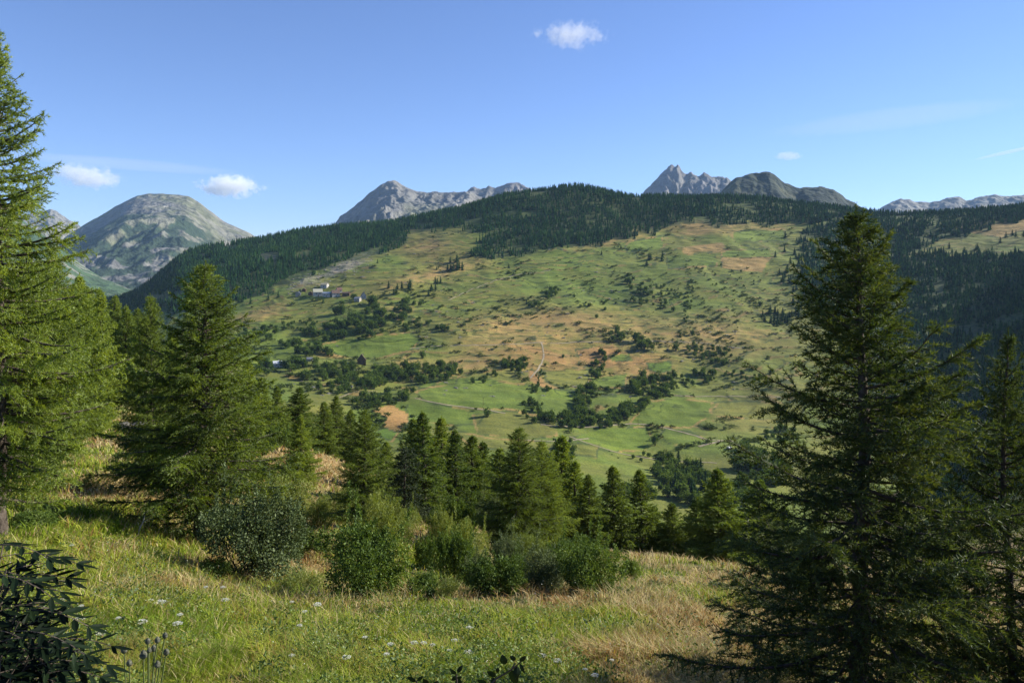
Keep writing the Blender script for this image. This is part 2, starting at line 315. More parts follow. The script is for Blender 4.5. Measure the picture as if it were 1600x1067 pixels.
def ground_color(x, y, z):
    yy = np.maximum(y, 2.0); u, v = pix(x, yy, z)
    n1 = fbm(x / 60, y / 60, 40, 5); n2 = fbm(x / 11, y / 11, 44, 3)
    base = OLV[None] + (GRN - OLV)[None] * sstep(.35, .65, n1)[:, None]
    col = base.copy()
    wu = (fbm(x / 50, y / 50, 50, 3) - .5) * 30; wv = (fbm(x / 50, y / 50, 53, 3) - .5) * 14
    far = y > 450
    for (bu, bv, ru, rv, tl, c, w) in BLOBS:
        t = math.radians(tl); du = u + wu - bu; dv = v + wv - bv
        a = du * math.cos(t) + dv * math.sin(t); b = -du * math.sin(t) + dv * math.cos(t)
        k = np.exp(-((a / ru) ** 2 + (b / rv) ** 2) ** 1.4) * w * (0.45 + 1.1 * sstep(.3, .7, n2 * .5 + n1 * .5)) * far
        k = np.clip(k, 0, 1)[:, None]; col = col * (1 - k) + c[None] * k
    # unmown banks along the terraces
    zt = z / 9.0 + (fbm(x / 110, y / 110, 21, 3) - .5) * 5; fr = zt - np.floor(zt); n3 = fbm(x / 40, y / 40, 47, 2)
    bank = sstep(.66, .76, fr) * (1 - sstep(.92, 1, fr)) * sstep(.40, .55, n3) * far * (y > 820)
    bc = np.where((n2 > .5)[:, None], TAN * .7, np.array((.040, .060, .018)))
    col = col * (1 - .85 * bank[:, None]) + bc * .85 * bank[:, None]
    fu = u + wu * .45; fv = v + wv * .30
    for c, poly in FIELDS:
        m = inpoly(fu, fv, poly) & far & (y < 2100)
        col[m] = c[None] * (.88 + .24 * n2[m])[:, None]
    for k_, (c, poly) in enumerate(FIELDS):      # grassy verges and hedge bottoms round the fields
        pu = [p[0] for p in poly]; pv = [p[1] for p in poly]; bb = np.where((fu > min(pu) - 4) & (fu < max(pu) + 4) & (fv > min(pv) - 3) & (fv < max(pv) + 3) & far & (y < 2100))[0]
        d = np.full(len(bb), 9.)
        for (a0, b0), (a1, b1) in zip(poly, poly[1:] + poly[:1]):
            t = np.clip(((fu[bb] - a0) * (a1 - a0) + (fv[bb] - b0) * (b1 - b0)) / max(1, (a1 - a0) ** 2 + (b1 - b0) ** 2), 0, 1); d = np.minimum(d, np.hypot(fu[bb] - a0 - t * (a1 - a0), 1.3 * (fv[bb] - b0 - t * (b1 - b0))))
        w = (1 - sstep(.8, 2.2, d)) * sstep(.3, .5, fbm(x[bb] / 25, y[bb] / 25, 300 + k_, 2)); vc_ = np.where((fbm(x[bb] / 40, y[bb] / 40, 200 + k_, 2) > .5)[:, None], TAN * .9, np.array((.045, .065, .02)))
        col[bb] = col[bb] * (1 - w[:, None]) + vc_ * w[:, None]
    # per-plot change of tone
    cell = _hash(np.floor(x / 38 + fbm(x / 30, y / 30, 61, 2) * 1.2), np.floor(y / 46 + fbm(x / 30, y / 30, 66, 2)), 3)
    col *= np.where(far, .86 + .28 * cell, 1)[:, None]
    # forest floor
    for P in FOREST:
        m = inpoly(u + (fbm(x / 40, y / 40, 91, 3) - .5) * 50, v + (fbm(x / 40, y / 40, 93, 3) - .5) * 26, P) & far; col[m] = col[m] * .25 + FLR * .75
    m = far & (z > -1e9) & (y > 2115); col[m] = FLR
    # near meadow: dry to the right and in patches, green to the left
    nr = y < 450
    dry = meadow_dry(x, y)
    mc = np.array((.085, .120, .028))[None] * (1 - dry[:, None]) + np.array((.26, .18, .075))[None] * dry[:, None]
    mc = mc * (.7 + .5 * n2[:, None])
    col = np.where(nr[:, None], mc, col * [1.16, 1.13, 1.08])
    return np.clip(col, 0, 1)
def meadow_dry(x, y):
    yy = np.maximum(y, 2.); u = CX + F * x / yy
    d = fbm(x / 1.5, y / 2.6, 70, 4) * .6 + fbm(x / 5, y / 7, 76, 2) * .4
    bias = np.interp(u, [0, 250, 500, 650, 800, 1000, 1150, 1600], [-.15, -.10, -.04, .0, .02, .05, .13, .17]) + .10 * sstep(30, 40, yy) - .08 * (1 - sstep(8, 13, yy))
    # pale bank on the left slope and the dry patch beside the big larch
    for (bx, by, rx, ry) in ((-20.5, 82, 6, 12), (-16, 36, 3.0, 5), (-28, 60, 5, 6), (-.5, 22, 1.6, 3)):
        bias = bias + .45 * np.exp(-((x - bx) / rx) ** 2 - ((y - by) / ry) ** 2)
    return sstep(.36, .74, d + bias)

CREST = [(150, 478), (200, 452), (250, 420), (300, 396), (400, 376), (500, 357), (600, 350), (700, 333), (760, 318), (800, 306), (850, 297), (900, 294), (950, 303), (1000, 312), (1150, 308), (1200, 315), (1300, 328), (1400, 338), (1500, 334), (1600, 326), (1700, 326)]
FOREST = [
 [(a, b - 14) for a, b in CREST if a <= 1350] + [(1350, 345), (1240, 350), (1160, 349), (1080, 350), (1000, 366), (960, 378), (900, 386), (860, 390), (800, 406), (752, 410), (740, 398),
   (748, 378), (765, 366), (700, 358), (655, 358), (630, 366), (618, 388), (560, 406), (500, 422), (440, 442), (400, 462), (352, 480), (280, 492), (200, 485), (150, 485)],
 [(1350, 318), (1700, 312), (1700, 332), (1600, 339), (1540, 358), (1480, 376), (1420, 396), (1480, 402), (1550, 398), (1700, 390), (1700, 800), (1440, 800), (1370, 650), (1330, 560), (1262, 480), (1240, 430), (1262, 395), (1250, 368), (1290, 345)],
]
GAPS = [(520, 430, 70, 10, -22), (555, 408, 50, 7, -25), (455, 440, 40, 7, -25), (420, 402, 16, 7, 0), (300, 455, 30, 7, -15), (250, 466, 26, 5, 0), (360, 388, 14, 4, 0), (475, 398, 16, 5, -20), (1440, 438, 34, 4, 0), (665, 352, 14, 4, 0)]

# ---- ground mesh
cols_s = np.concatenate([np.linspace(-1.5, -.70, 40, endpoint=False), np.linspace(-.70, .70, 700), np.linspace(.70, 1.5, 41)[1:]])
rows = np.concatenate([np.linspace(-25, 2, 12, endpoint=False), np.geomspace(2, 60, 130, endpoint=False), np.geomspace(60, 500, 60, endpoint=False), np.arange(500, 2160, 5.2), np.geomspace(2160, 12000, 22)])
S, R = np.meshgrid(cols_s, rows); X = S * (R + 12); Yg = R
Xr, Yr = X.ravel(), Yg.ravel(); Zr = H(Xr, Yr)
nr_, nc_ = S.shape; ii = np.arange(nr_ * nc_).reshape(nr_, nc_)
Q = np.stack([ii[:-1, :-1], ii[:-1, 1:], ii[1:, 1:], ii[1:, :-1]], -1).reshape(-1, 4)
M_ground = mat_rough('ground_mix', None, None, scale=.55, attr=True, det=8, vary=.35, bump=.25, scale2=.035)
ground = obj('ground', mesh_np('ground', np.stack([Xr, Yr, Zr], 1), [Q], [M_ground], col=ground_color(Xr, Yr, Zr), smooth=True))
tag(ground, 'alpine valley floor, terraced hillside and dry meadow slope', 'ground', kind='structure')

# ------------------------------------------------------------------ distant mountains
M_mtn = mat_rough('mountain_rock', None, None, scale=.016, attr=True, det=10, vary=.40, bump=.7)
def mountain(name, crest, Yc, front, vbase, amp, colf, gx=380., gy=900., seed=1, jag=0., back=None, label='', conc=1.25, slant=30., rows_n=130, du=1.6):
    us = np.arange(crest[0][0], crest[-1][0] + .1, du); vc = pchip([c[0] for c in crest], np.array([c[1] for c in crest], float), us)
    vc = .4 * vc + .6 * np.interp(us, [c[0] for c in crest], [c[1] for c in crest])
    vc = vc + (fbm(us / 9., us * 0 + seed, seed + 90, 4) - .5) * 2 * jag
    t = np.concatenate([np.linspace(0, 1, rows_n) ** .9, 1 + np.linspace(0, .8, 16)[1:]])
    s = (us - CX) / F
    Tg, Sg = np.meshgrid(t, s, indexing='ij')
    Yg = Yc - front * (1 - Tg); Xg = Sg * Yg
    zc = (HV - vc) / F * Yc; zb = (HV - vbase) / F * (Yc - front)
    k = np.where(Tg < 1, np.clip(Tg, 0, 1) ** conc, 1 - (Tg - 1) * 1.6)
    sl_ = us[None] + (1 - Tg) * (slant + 70 * (fbm(Tg * 5, us[None] / 35. + 0 * Tg, seed + 70, 3) - .5)); zc2 = np.interp(sl_, us, zc); Z = zb + (zc2 - zb) * k
    # gullies run down from the crest
    wx = Xg + (fbm(Xg / 700, Yg / 700, seed + 5, 3) - .5) * 500
    n = ridged(wx / gx, Yg / gy, seed, 6) - .42
    n = np.where(Tg > .6, np.minimum(n, np.clip((1 - Tg) * .5, 0, 1)), n)
    mask = np.clip(4 * (1 - Tg), 0, 1) ** .8 * np.clip(Tg * 3, 0, 1)
    Z = Z + amp * n * np.where(Tg < 1, mask, .3)
    Z = Z + (fbm(Xg / 60, Yg / 60, seed + 33, 4) - .5) * amp * .22 * np.where(Tg < .985, 1, 0)
    V = np.stack([Xg, Yg, Z], -1).reshape(-1, 3); a, b = Tg.shape; I = np.arange(a * b).reshape(a, b)
    Fq = np.stack([I[:-1, :-1], I[:-1, 1:], I[1:, 1:], I[1:, :-1]], -1).reshape(-1, 4)
    col = colf(V[:, 0], V[:, 1], V[:, 2], Tg.ravel(), n.ravel(), np.repeat(us[None], a, 0).ravel())
    o = obj(name, mesh_np(name, V, [Fq], [M_mtn], col=col, smooth=True))
    return tag(o, label, 'mountain', kind='structure')
GREY = np.array((.145, .142, .135)); PALE = np.array((.23, .218, .195)); ALP = np.array((.115, .125, .060)); PINE = np.array((.030, .050, .030)); DARKR = np.array((.13, .125, .13))
def mixc(a, b, k): k = np.clip(k, 0, 1)[:, None]; return a * (1 - k) + b * k
def col_dome(x, y, z, t, n, u):
    f1 = fbm(x / 420, y / 420, 3, 5); f2 = fbm(x / 110, y / 110, 8, 4)
    c = mixc(GREY[None] * np.ones((len(x), 1)), ALP[None], sstep(.42, .6, f1 + .2 * (f2 - .5)) * .75)
    c = mixc(c, PALE[None], sstep(.50, .74, f2 + (u - 260) / 900) * .5)
    fo = sstep(.0, .12, (.80 + (f1 - .5) * .35 - (u - 190) / 900) - t) * sstep(.28, .36, .75 - f2 * .75)
    return mixc(c, PINE[None], fo)
def col_rock(x, y, z, t, n, u):
    f2 = fbm(x / 130, y / 130, 18, 4)
    c = mixc(GREY[None] * np.ones((len(x), 1)), PALE[None], sstep(.45, .7, f2) * .7)
    c = mixc(c, DARKR[None], sstep(.15, .35, n))
    return mixc(c, ALP[None], sstep(.5, .7, fbm(x / 300, y / 300, 5, 3)) * (1 - sstep(.6, .95, t)) * .6)
def col_darkrock(x, y, z, t, n, u):
    f2 = fbm(x / 130, y / 130, 19, 4)
    return mixc(DARKR[None] * np.ones((len(x), 1)) * 1.1, GREY[None], sstep(.4, .7, f2))
def col_green(x, y, z, t, n, u):
    f2 = fbm(x / 160, y / 160, 29, 4)
    c = mixc(np.array((.070, .075, .035))[None] * np.ones((len(x), 1)), PINE[None] * .5, sstep(.34, .46, f2 + (u - 1190) / 380))
    return c
def col_wood(x, y, z, t, n, u):
    f2 = fbm(x / 60, y / 200, 39, 4)
    c = mixc(np.array((.035, .065, .030))[None] * np.ones((len(x), 1)), np.array((.06, .10, .045))[None], f2)
    return mixc(c, PALE[None], sstep(.66, .74, ridged(x / 90 - y / 200, y / 500, 44, 3)) * .8 * sstep(.3, .5, t))
mountain('mountain', [(60, 470), (100, 372), (130, 352), (160, 335), (180, 322), (205, 310), (228, 303), (258, 303), (292, 306), (310, 315), (330, 330), (350, 345), (372, 356), (390, 364), (430, 392), (480, 430), (560, 470)],
         6600, 2900, 470, 120, col_dome, gx=300., gy=1100., seed=3, jag=.8, label='broad grey dome mountain with dark woods on its lower slopes', conc=1.0)
mountain('mountain', [(-140, 340), (-60, 345), (0, 338), (40, 335), (80, 326), (90, 330), (105, 342), (125, 352), (160, 400), (200, 440), (260, 470)],
         8600, 2500, 440, 330, col_rock, seed=11, jag=1.2, label='pale rocky mountain beyond the larches on the left')
mountain('valley_side', [(-200, 250), (0, 320), (60, 362), (100, 388), (130, 415), (160, 434), (190, 446), (230, 462), (290, 480)],
         3900, 1300, 500, 60, col_wood, seed=14, jag=1.2, label='wooded valley side with pale scree strips', gx=200, gy=500)
mountain('mountain', [(500, 380), (530, 340), (555, 320), (575, 303), (595, 288), (605, 283), (616, 282), (628, 289), (640, 295), (655, 300), (690, 299), (720, 300), (735, 299), (745, 306), (800, 330), (860, 350)],
         6200, 2200, 440, 330, col_rock, seed=22, jag=1.0, label='pointed grey mountain behind the forested hill', gx=330, gy=1200)
mountain('mountain', [(690, 330), (730, 298), (740, 293), (752, 296), (764, 291), (775, 292), (790, 287), (800, 285), (812, 284), (822, 290), (840, 300), (880, 330)],
         7200, 1800, 430, 260, col_darkrock, seed=31, jag=3.0, label='jagged grey crest right of the pointed mountain', gx=110, gy=500)
mountain('mountain', [(960, 380), (1006, 300), (1022, 283), (1035, 269), (1044, 260), (1050, 257), (1055, 262), (1059, 258), (1066, 266), (1074, 271), (1080, 268), (1090, 275), (1100, 269), (1112, 276), (1122, 275), (1135, 276), (1142, 282), (1170, 310), (1230, 350)],
         7600, 2200, 430, 420, col_darkrock, seed=41, jag=2.2, label='sharp twin topped blue grey peak', gx=130, gy=600)
mountain('mountain', [(1080, 350), (1130, 296), (1150, 277), (1170, 272), (1190, 269), (1204, 269), (1215, 276), (1230, 287), (1245, 293), (1260, 293), (1280, 291), (1300, 296), (1320, 308), (1345, 321), (1400, 345)],
         4300, 1500, 440, 150, col_green, seed=52, jag=2.0, label='dark rounded hill right of the twin topped peak', gx=240, gy=700)
mountain('mountain', [(1330, 360), (1378, 324), (1408, 310), (1430, 314), (1455, 316), (1480, 309), (1498, 307), (1510, 314), (1530, 307), (1555, 303), (1575, 307), (1600, 305), (1660, 300), (1760, 310)],
         8200, 2200, 430, 240, col_rock, seed=63, jag=1.6, label='low blue grey range on the right skyline')

# ------------------------------------------------------------------ plant builders
M_bark = mat_rough('bark', (.045, .035, .028), (.13, .105, .085), scale=9, bump=.6)
M_larch = mat_leaf('larch_needles', [(.030, .052, .008), (.125, .188, .018), (.215, .295, .030), (.30, .37, .05)], trans=.48, scale=.9)
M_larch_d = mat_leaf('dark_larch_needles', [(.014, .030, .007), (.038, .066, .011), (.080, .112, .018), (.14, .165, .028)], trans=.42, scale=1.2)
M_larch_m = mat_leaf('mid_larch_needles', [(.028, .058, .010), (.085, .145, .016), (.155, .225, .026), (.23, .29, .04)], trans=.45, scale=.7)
M_far_con = mat_leaf('far_conifer_needles', [(.010, .028, .010), (.022, .050, .016), (.040, .078, .022), (.062, .104, .028)], trans=.2, scale=.35, gloss=.0)
M_forest = mat_leaf('forest_needles', [(.010, .032, .012), (.022, .064, .020), (.046, .104, .028), (.090, .155, .040)], trans=.25, scale=.035, gloss=.0)
M_broad = mat_leaf('broad_leaves', [(.026, .054, .014), (.060, .108, .024), (.115, .175, .038), (.19, .25, .075)], trans=.3, scale=.5, gloss=.0)
M_shrub = mat_leaf('shrub_leaves', [(.022, .042, .012), (.050, .080, .020), (.090, .125, .032), (.15, .17, .06)], trans=.3, scale=.8, gloss=.0)

def unit(a): return a / (np.linalg.norm(a, axis=-1, keepdims=True) + 1e-9)
def tri_blades(P, D, ln, wd, r):
    """one slender leaf (triangle) per row: base P, direction D"""
    n = len(P); rd = unit(r.normal(size=(n, 3))); W = unit(np.cross(D, rd)) * (wd * .5)[:, None]
    V = np.stack([P - W, P + W, P + D * ln[:, None]], 1).reshape(-1, 3)
    return V, np.arange(3 * n).reshape(n, 3)
def rhomb(P, D, ln, wd, r, Nn=None):
    n = len(P); rd = unit(r.normal(size=(n, 3))) if Nn is None else Nn; W = unit(np.cross(D, rd)) * (wd * .5)[:, None]
    E = D * ln[:, None]
    V = np.stack([P, P + E * .45 + W, P + E, P + E * .45 - W], 1).reshape(-1, 3)
    return V, np.arange(4 * n).reshape(n, 4)

def larch_meshes(seed, Ht, R, nl, blen, bw, per_m, low=.05, droop=.22, twig=.42, mat=None, power=.8, rise=.85, wood=True, tw_gap=.13, spread=.3, bald=0., skirt=1.):
    r = np.random.default_rng(seed); g = Geo()
    zt = np.linspace(0, 1, 14); wob = np.cumsum(r.normal(size=(14, 2)) * .004 * Ht, 0); wob -= wob[0]
    tr = .017 * Ht * (1 - zt) ** .8 + .006
    TP = np.stack([wob[:, 0], wob[:, 1], zt * Ht], 1); g.tube(TP, tr * np.where(zt < .03, 1.35, 1), 9)
    def tpos(h): return np.array([np.interp(h, TP[:, 2], TP[:, 0]), np.interp(h, TP[:, 2], TP[:, 1]), h])
    TS, TD, TL, TT = [], [], [], []     # twigs: start, direction, length, thickness flag
    for i in range(nl):
        t = (i + r.random()) / nl; h = Ht * (low + (.985 - low) * t ** .92)
        L = R * (1 - t) ** power * (skirt + (1 - skirt) * min(1, t / .22)) * (1 - spread + 2 * spread * r.random()) + .03 * R
        if r.random() < .10: L *= 1.18
        az = i * 2.39996 + r.normal() * .35; e0 = -.10 + rise * t ** 1.4 + r.normal() * .10
        q = np.linspace(0, 1, 9); d = np.array([math.cos(az), math.sin(az)])
        rad = L * q * math.cos(e0) ; zz = L * (math.sin(e0) * q - droop * q * 1.2 + droop * 1.15 * q ** 2.6)
        side = np.array([-d[1], d[0]]); wv = np.cumsum(r.normal(size=9) * .035 * L) * q
        P = np.stack([d[0] * rad + side[0] * wv, d[1] * rad + side[1] * wv, zz], 1) + tpos(h)
        if wood: g.tube(P, (.0042 * Ht * (L / R) ** .8 + .002) * (1 - q * .85), 4)
        # leading shoot also bears needles
        nt = max(3, int(L / tw_gap)); qs = np.sort(.06 + .94 * r.random(nt * 2) ** .8)
        if bald: qs = qs[qs > bald * (1 - t)]
        nt2 = len(qs)
        B = np.stack([np.interp(qs, q, P[:, k]) for k in range(3)], 1)
        Tn = np.gradient(P, axis=0); Tn = unit(np.stack([np.interp(qs, q, Tn[:, k]) for k in range(3)], 1))
        sg = np.where(np.arange(nt2) % 2 == 0, 1, -1)
        sd = np.stack([side[0] * sg, side[1] * sg, r.normal(size=nt2) * .30 - .12], 1)
        D = unit(Tn * (.55 + .5 * r.random((nt2, 1))) + sd * (.75 + .4 * r.random((nt2, 1))) + r.normal(size=(nt2, 3)) * .16)
        ln = twig * L * (1.03 - qs) ** .75 * (.45 + .75 * r.random(nt2)) + .05 * R * r.random(nt2) + .04 * R
        TS.append(B); TD.append(D); TL.append(ln)
        TS.append(P[3:-1]); TD.append(unit(np.diff(P[3:], axis=0))); TL.append(np.linalg.norm(np.diff(P[3:], axis=0), axis=1) * 1.1)
    TS.append(np.array([tpos(Ht * a) for a in np.linspace(.86, .985, 6)])); TD.append(np.tile([[0, 0, 1.]], (6, 1))); TL.append(np.full(6, .04 * Ht))
    TS = np.concatenate(TS); TD = np.concatenate(TD); TL = np.concatenate(TL)
    K = np.maximum(2, (TL * per_m * (.7 + .6 * r.random(len(TL)))).astype(int)); idx = np.repeat(np.arange(len(TL)), K)
    f = r.random(len(idx)); P = TS[idx] + TD[idx] * (TL[idx] * f)[:, None]; P[:, 2] -= .30 * TL[idx] * f ** 2 * (1 + .6 * np.sin(idx * 1.7))
    D = unit(TD[idx] * .75 + r.normal(size=(len(idx), 3)) * .55 + np.array([0, 0, .12])); ln = blen * (.55 + .8 * r.random(len(idx))) * (1.1 - .3 * f)
    V, Fc = tri_blades(P, D, ln, np.full(len(idx), bw) * (.7 + .6 * r.random(len(idx))), r)
    if wood:   # slender twigs
        sel = r.random(len(TL)) < .5; n = sel.sum(); A = TS[sel]; E = A + TD[sel] * TL[sel][:, None] * .8; E[:, 2] -= .2 * TL[sel]
        W = unit(np.cross(TD[sel], r.normal(size=(n, 3)))) * (.0008 * Ht)
        g.add(np.stack([A - W, A + W, E], 1).reshape(-1, 3), [np.arange(3 * n).reshape(n, 3)])
    return g.build('trunk_mesh', M_bark, True), mesh_np('crown_mesh', V, [Fc], [mat or M_larch])

def bush_mesh(seed, n, leaf, lw, mat, lumps=16, flat=1., up=.0, inner=.55, stems=14, name='foliage_mesh', stem_r=.012, feather=0., wood=True, asp=.65):
    """unit bush: radius 1, height 1 (z 0..1)"""
    r = np.random.default_rng(seed); g = Geo()
    c = []; rad = []
    for i in range(lumps):
        a = r.random() * 6.283; q = r.random() ** .6 * .70; z = .14 + (.66 * math.sqrt(1 - q * q) - .05) * r.random() ** .6
        c.append((math.cos(a) * q, math.sin(a) * q, z)); rad.append(.12 + .22 * r.random() * (1 - .3 * q))
    c = np.array(c); rad = np.array(rad); w = rad ** 2; w /= w.sum()
    k = r.choice(lumps, n, p=w); d = unit(r.normal(size=(n, 3))); sh = inner + (1 - inner) * r.random(n) ** .5
    P = c[k] + d * (rad[k] * sh)[:, None] * np.array([1, 1, .85]) * (1 + .10 * r.normal(size=(n, 1)))
    P[:, 2] = np.where(P[:, 2] < .03, .03 + .1 * r.random(n), P[:, 2]); P[:, 2] *= flat
    D = unit(d * .7 + r.normal(size=(n, 3)) * .7 + np.array([0, 0, up]))
    nsp = n // 5; sp = r.integers(0, 40, nsp); sdir = unit(r.normal(size=(40, 3)) * [1, 1, .5] + np.array([0, 0, .7])); sk = r.choice(lumps, 40, p=w); sl = .10 + .40 * r.random(40) ** 1.5; q_ = r.random(nsp)
    sd_ = sdir[sp]; P[:nsp] = c[sk[sp]] * [1, 1, flat] + sd_ * (rad[sk[sp]] * .8 + sl[sp] * q_)[:, None] * [1, 1, flat] + r.normal(size=(nsp, 3)) * .018; D[:nsp] = unit(sd_ * .6 + r.normal(size=(nsp, 3)) * .6)
    P[:, 2] = np.maximum(P[:, 2], .01)
    if feather: D = unit(d * .25 + r.normal(size=(n, 3)) * .25 + np.array([0, 0, feather]))
    ln = leaf * (.6 + .8 * r.random(n))
    V, Fc = rhomb(P, D, ln, ln * lw, r); P4 = np.repeat(P, 4, 0); V = P4 + (V - P4) * [1, 1, asp]
    for i in range(stems if wood else 0):
        j = i % lumps; e = c[j] + unit(r.normal(size=3)) * rad[j] * .6; e[2] = abs(e[2]) * flat
        q = np.linspace(0, 1, 5)[:, None]; b = np.array([r.normal() * .08, r.normal() * .08, -.03])
        P2 = b * (1 - q) + e * q + np.sin(q * 3.1) * r.normal(size=3) * .06; g.tube(P2, stem_r * (1 - q[:, 0] * .8), 4)
    return (g.build('stems_mesh', M_bark, True) if stems and wood else None), mesh_np(name, V, [Fc], [mat])

def conifer_arrays(seed, n=110, k=8):
    """unit far conifer: height 1, radius about .2; returns V, tris"""
    r = np.random.default_rng(seed); Vs, Fs = [], []; n0 = 0
    th = np.arange(k) * 6.283 / k
    for z0, z1, ra in ((.03, .45, .13), (.3, .75, .10), (.6, 1.0, .055)):
        rr = ra * (.8 + .4 * r.random(k)); base = np.stack([np.cos(th) * rr, np.sin(th) * rr, z0 + r.random(k) * .05], 1)
        V = np.vstack([base, [[0, 0, z1]]]); Fs.append(np.array([[i, (i + 1) % k, k] for i in range(k)]) + n0); Vs.append(V); n0 += len(V)
    z = r.random(n) ** 1.25 * .93 + .04; a = r.random(n) * 6.283; R = .205 * (1 - z) ** .75 * (.55 + .55 * r.random(n)) + .008
    P = np.stack([np.cos(a) * R * .45, np.sin(a) * R * .45, z + .02], 1); D = unit(np.stack([np.cos(a), np.sin(a), -.10 + .5 * z + r.normal(size=n) * .12], 1))
    W = unit(np.cross(D, r.normal(size=(n, 3)) * .35 + np.array([0, 0, 1]))) * (R * .22 + .006)[:, None]
    M = P + D * (R * .45)[:, None]
    V = np.stack([P, M + W, P + D * (R * .95)[:, None], M - W], 1).reshape(-1, 3)
    F4 = np.arange(4 * n).reshape(n, 4); F3 = np.vstack([F4[:, [0, 1, 2]], F4[:, [0, 2, 3]]]) + n0
    Vs.append(V); Fs.append(F3)
    return np.concatenate(Vs), np.concatenate(Fs)
def merge_instances(tv, tf, pos, hgt, rad, rot):
    """many small plants as one mesh (for woods nobody could count)"""
    Vs, Fs = [], []; base = 0; n = len(pos); kinds = np.arange(n) % len(tv)
    for k in range(len(tv)):
        m = kinds == k; V = tv[k]; F_ = tf[k]; c, s = np.cos(rot[m])[:, None], np.sin(rot[m])[:, None]
        x = (V[None, :, 0] * c - V[None, :, 1] * s) * rad[m][:, None]; y = (V[None, :, 0] * s + V[None, :, 1] * c) * rad[m][:, None]
        z = V[None, :, 2] * hgt[m][:, None]
        A = np.stack([x, y, z], -1) + pos[m][:, None]; Vs.append(A.reshape(-1, 3))
        Fs.append((F_[None] + (np.arange(m.sum()) * len(V))[:, None, None]).reshape(-1, F_.shape[1]) + base); base += A.shape[0] * A.shape[1]
    return np.concatenate(Vs), np.concatenate(Fs)

# ------------------------------------------------------------------ woods and trees of the far hillside
far_con = []
for k in range(4):
    V, Fc = conifer_arrays(100 + k, 130); far_con.append(mesh_np('conifer_mesh', V, [Fc], [M_far_con]))
lod = [conifer_arrays(200 + k, 16, 5) for k in range(6)]
def mesh_arrays(me):
    V = np.empty(len(me.vertices) * 3, np.float32); me.vertices.foreach_get('co', V)
    I = np.empty(len(me.loops), np.int32); me.loops.foreach_get('vertex_index', I); k = len(I) // len(me.polygons)
    return V.reshape(-1, 3), I.reshape(-1, k)
def joined(ab, name):
    (v0, f0), (v1, f1) = mesh_arrays(ab[0]), mesh_arrays(ab[1])
    return mesh_np(name, np.vstack([v0, v1]), [f0, f1 + len(v0)], [M_bark, ab[1].materials[0]], matidx=[0] * len(f0) + [1] * len(f1))
far_bm = [bush_mesh(331 + 3 * k, 900, .19, .8, M_broad, lumps=9 + 2 * k, inner=.45, asp=.5, stems=10 + 2 * k, up=.2, stem_r=.035) for k in range(5)]
far_broad = [joined(b, 'broadleaf_mesh') for b in far_bm]
far_poplar = joined(bush_mesh(320, 700, .22, .6, M_broad, lumps=18, inner=.3, stems=36, asp=.2, stem_r=.05), 'poplar_mesh')
far_shrub = [bush_mesh(340 + k, 170, .24, .8, M_shrub, lumps=5 + k, inner=.4, stems=0)[1] for k in range(4)]

def in_gap(u, v):
    m = np.zeros(len(u), bool)
    for (a, b, ru, rv, tl) in GAPS:
        t = math.radians(tl); du = u - a; dv = v - b; p = du * math.cos(t) + dv * math.sin(t); q = -du * math.sin(t) + dv * math.cos(t)
        m |= (p / ru) ** 2 + (q / rv) ** 2 < 1
    return m
def sample_wood(polys, n, y0, y1, s0, s1, dens=None):
    y = np.sqrt(rng.random(n) * (y1 ** 2 - y0 ** 2) + y0 ** 2); s = s0 + (s1 - s0) * rng.random(n); x = s * y; z = H(x, y)
    u, v = pix(x, y, z); m = np.zeros(n, bool)
    uj = u + (fbm(x / 40, y / 40, 91, 3) - .5) * 50; vj = v + (fbm(x / 40, y / 40, 93, 3) - .5) * 26 + rng.normal(size=n) * 1.5 + 9 * (rng.random(n) ** 9)
    for P in polys: m |= inpoly(uj, vj, P)
    m |= (y > 2085) & (u > 150)
    m &= ~in_gap(u, v)
    cl = fbm(x / 45, y / 45, 77, 3)                       # openings
    m &= cl > .315 + np.where(y < 2085, 0, -.5)
    x, y, z, u, v = x[m], y[m], z[m], u[m], v[m]
    return x, y, z, u, v
x1 = sample_wood(FOREST[:1], 50000, 1150, 2190, -.54, .66)
x2 = sample_wood(FOREST[1:], 17000, 560, 2120, .34, .74)
wx, wy, wz, wu, wv = [np.concatenate([a, b]) for a, b in zip(x1, x2)]
wh = (8.5 + 6.5 * fbm(wx / 80, wy / 80, 81, 2) * 1.4) * (.5 + .8 * rng.random(len(wx))) * np.interp(wy, [600, 1500, 2200], [.8, 1.0, 1.0])
right = wu > 1250
wr = wh * (.9 + .5 * rng.random(len(wx))) * np.where(right, 1.35, 1.1)
size_px = wh / wy * F * ((wu > 150) & (wu < 1620)) * (~((wu > 1180) & (wu < 1500)))
order = np.argsort(-size_px); pick = order[:90]; rest = np.ones(len(wx), bool); rest[pick] = False
V, Fc = merge_instances([a for a, _ in lod], [b for _, b in lod], np.stack([wx, wy, wz - .4], 1)[rest], wh[rest], wr[rest], rng.random(rest.sum()) * 6.28)
tag(obj('conifer_forest', mesh_np('forest_mesh', V, [Fc], [M_forest])), 'dark conifer forest covering the hilltop and the shaded slope', 'forest', kind='stuff')

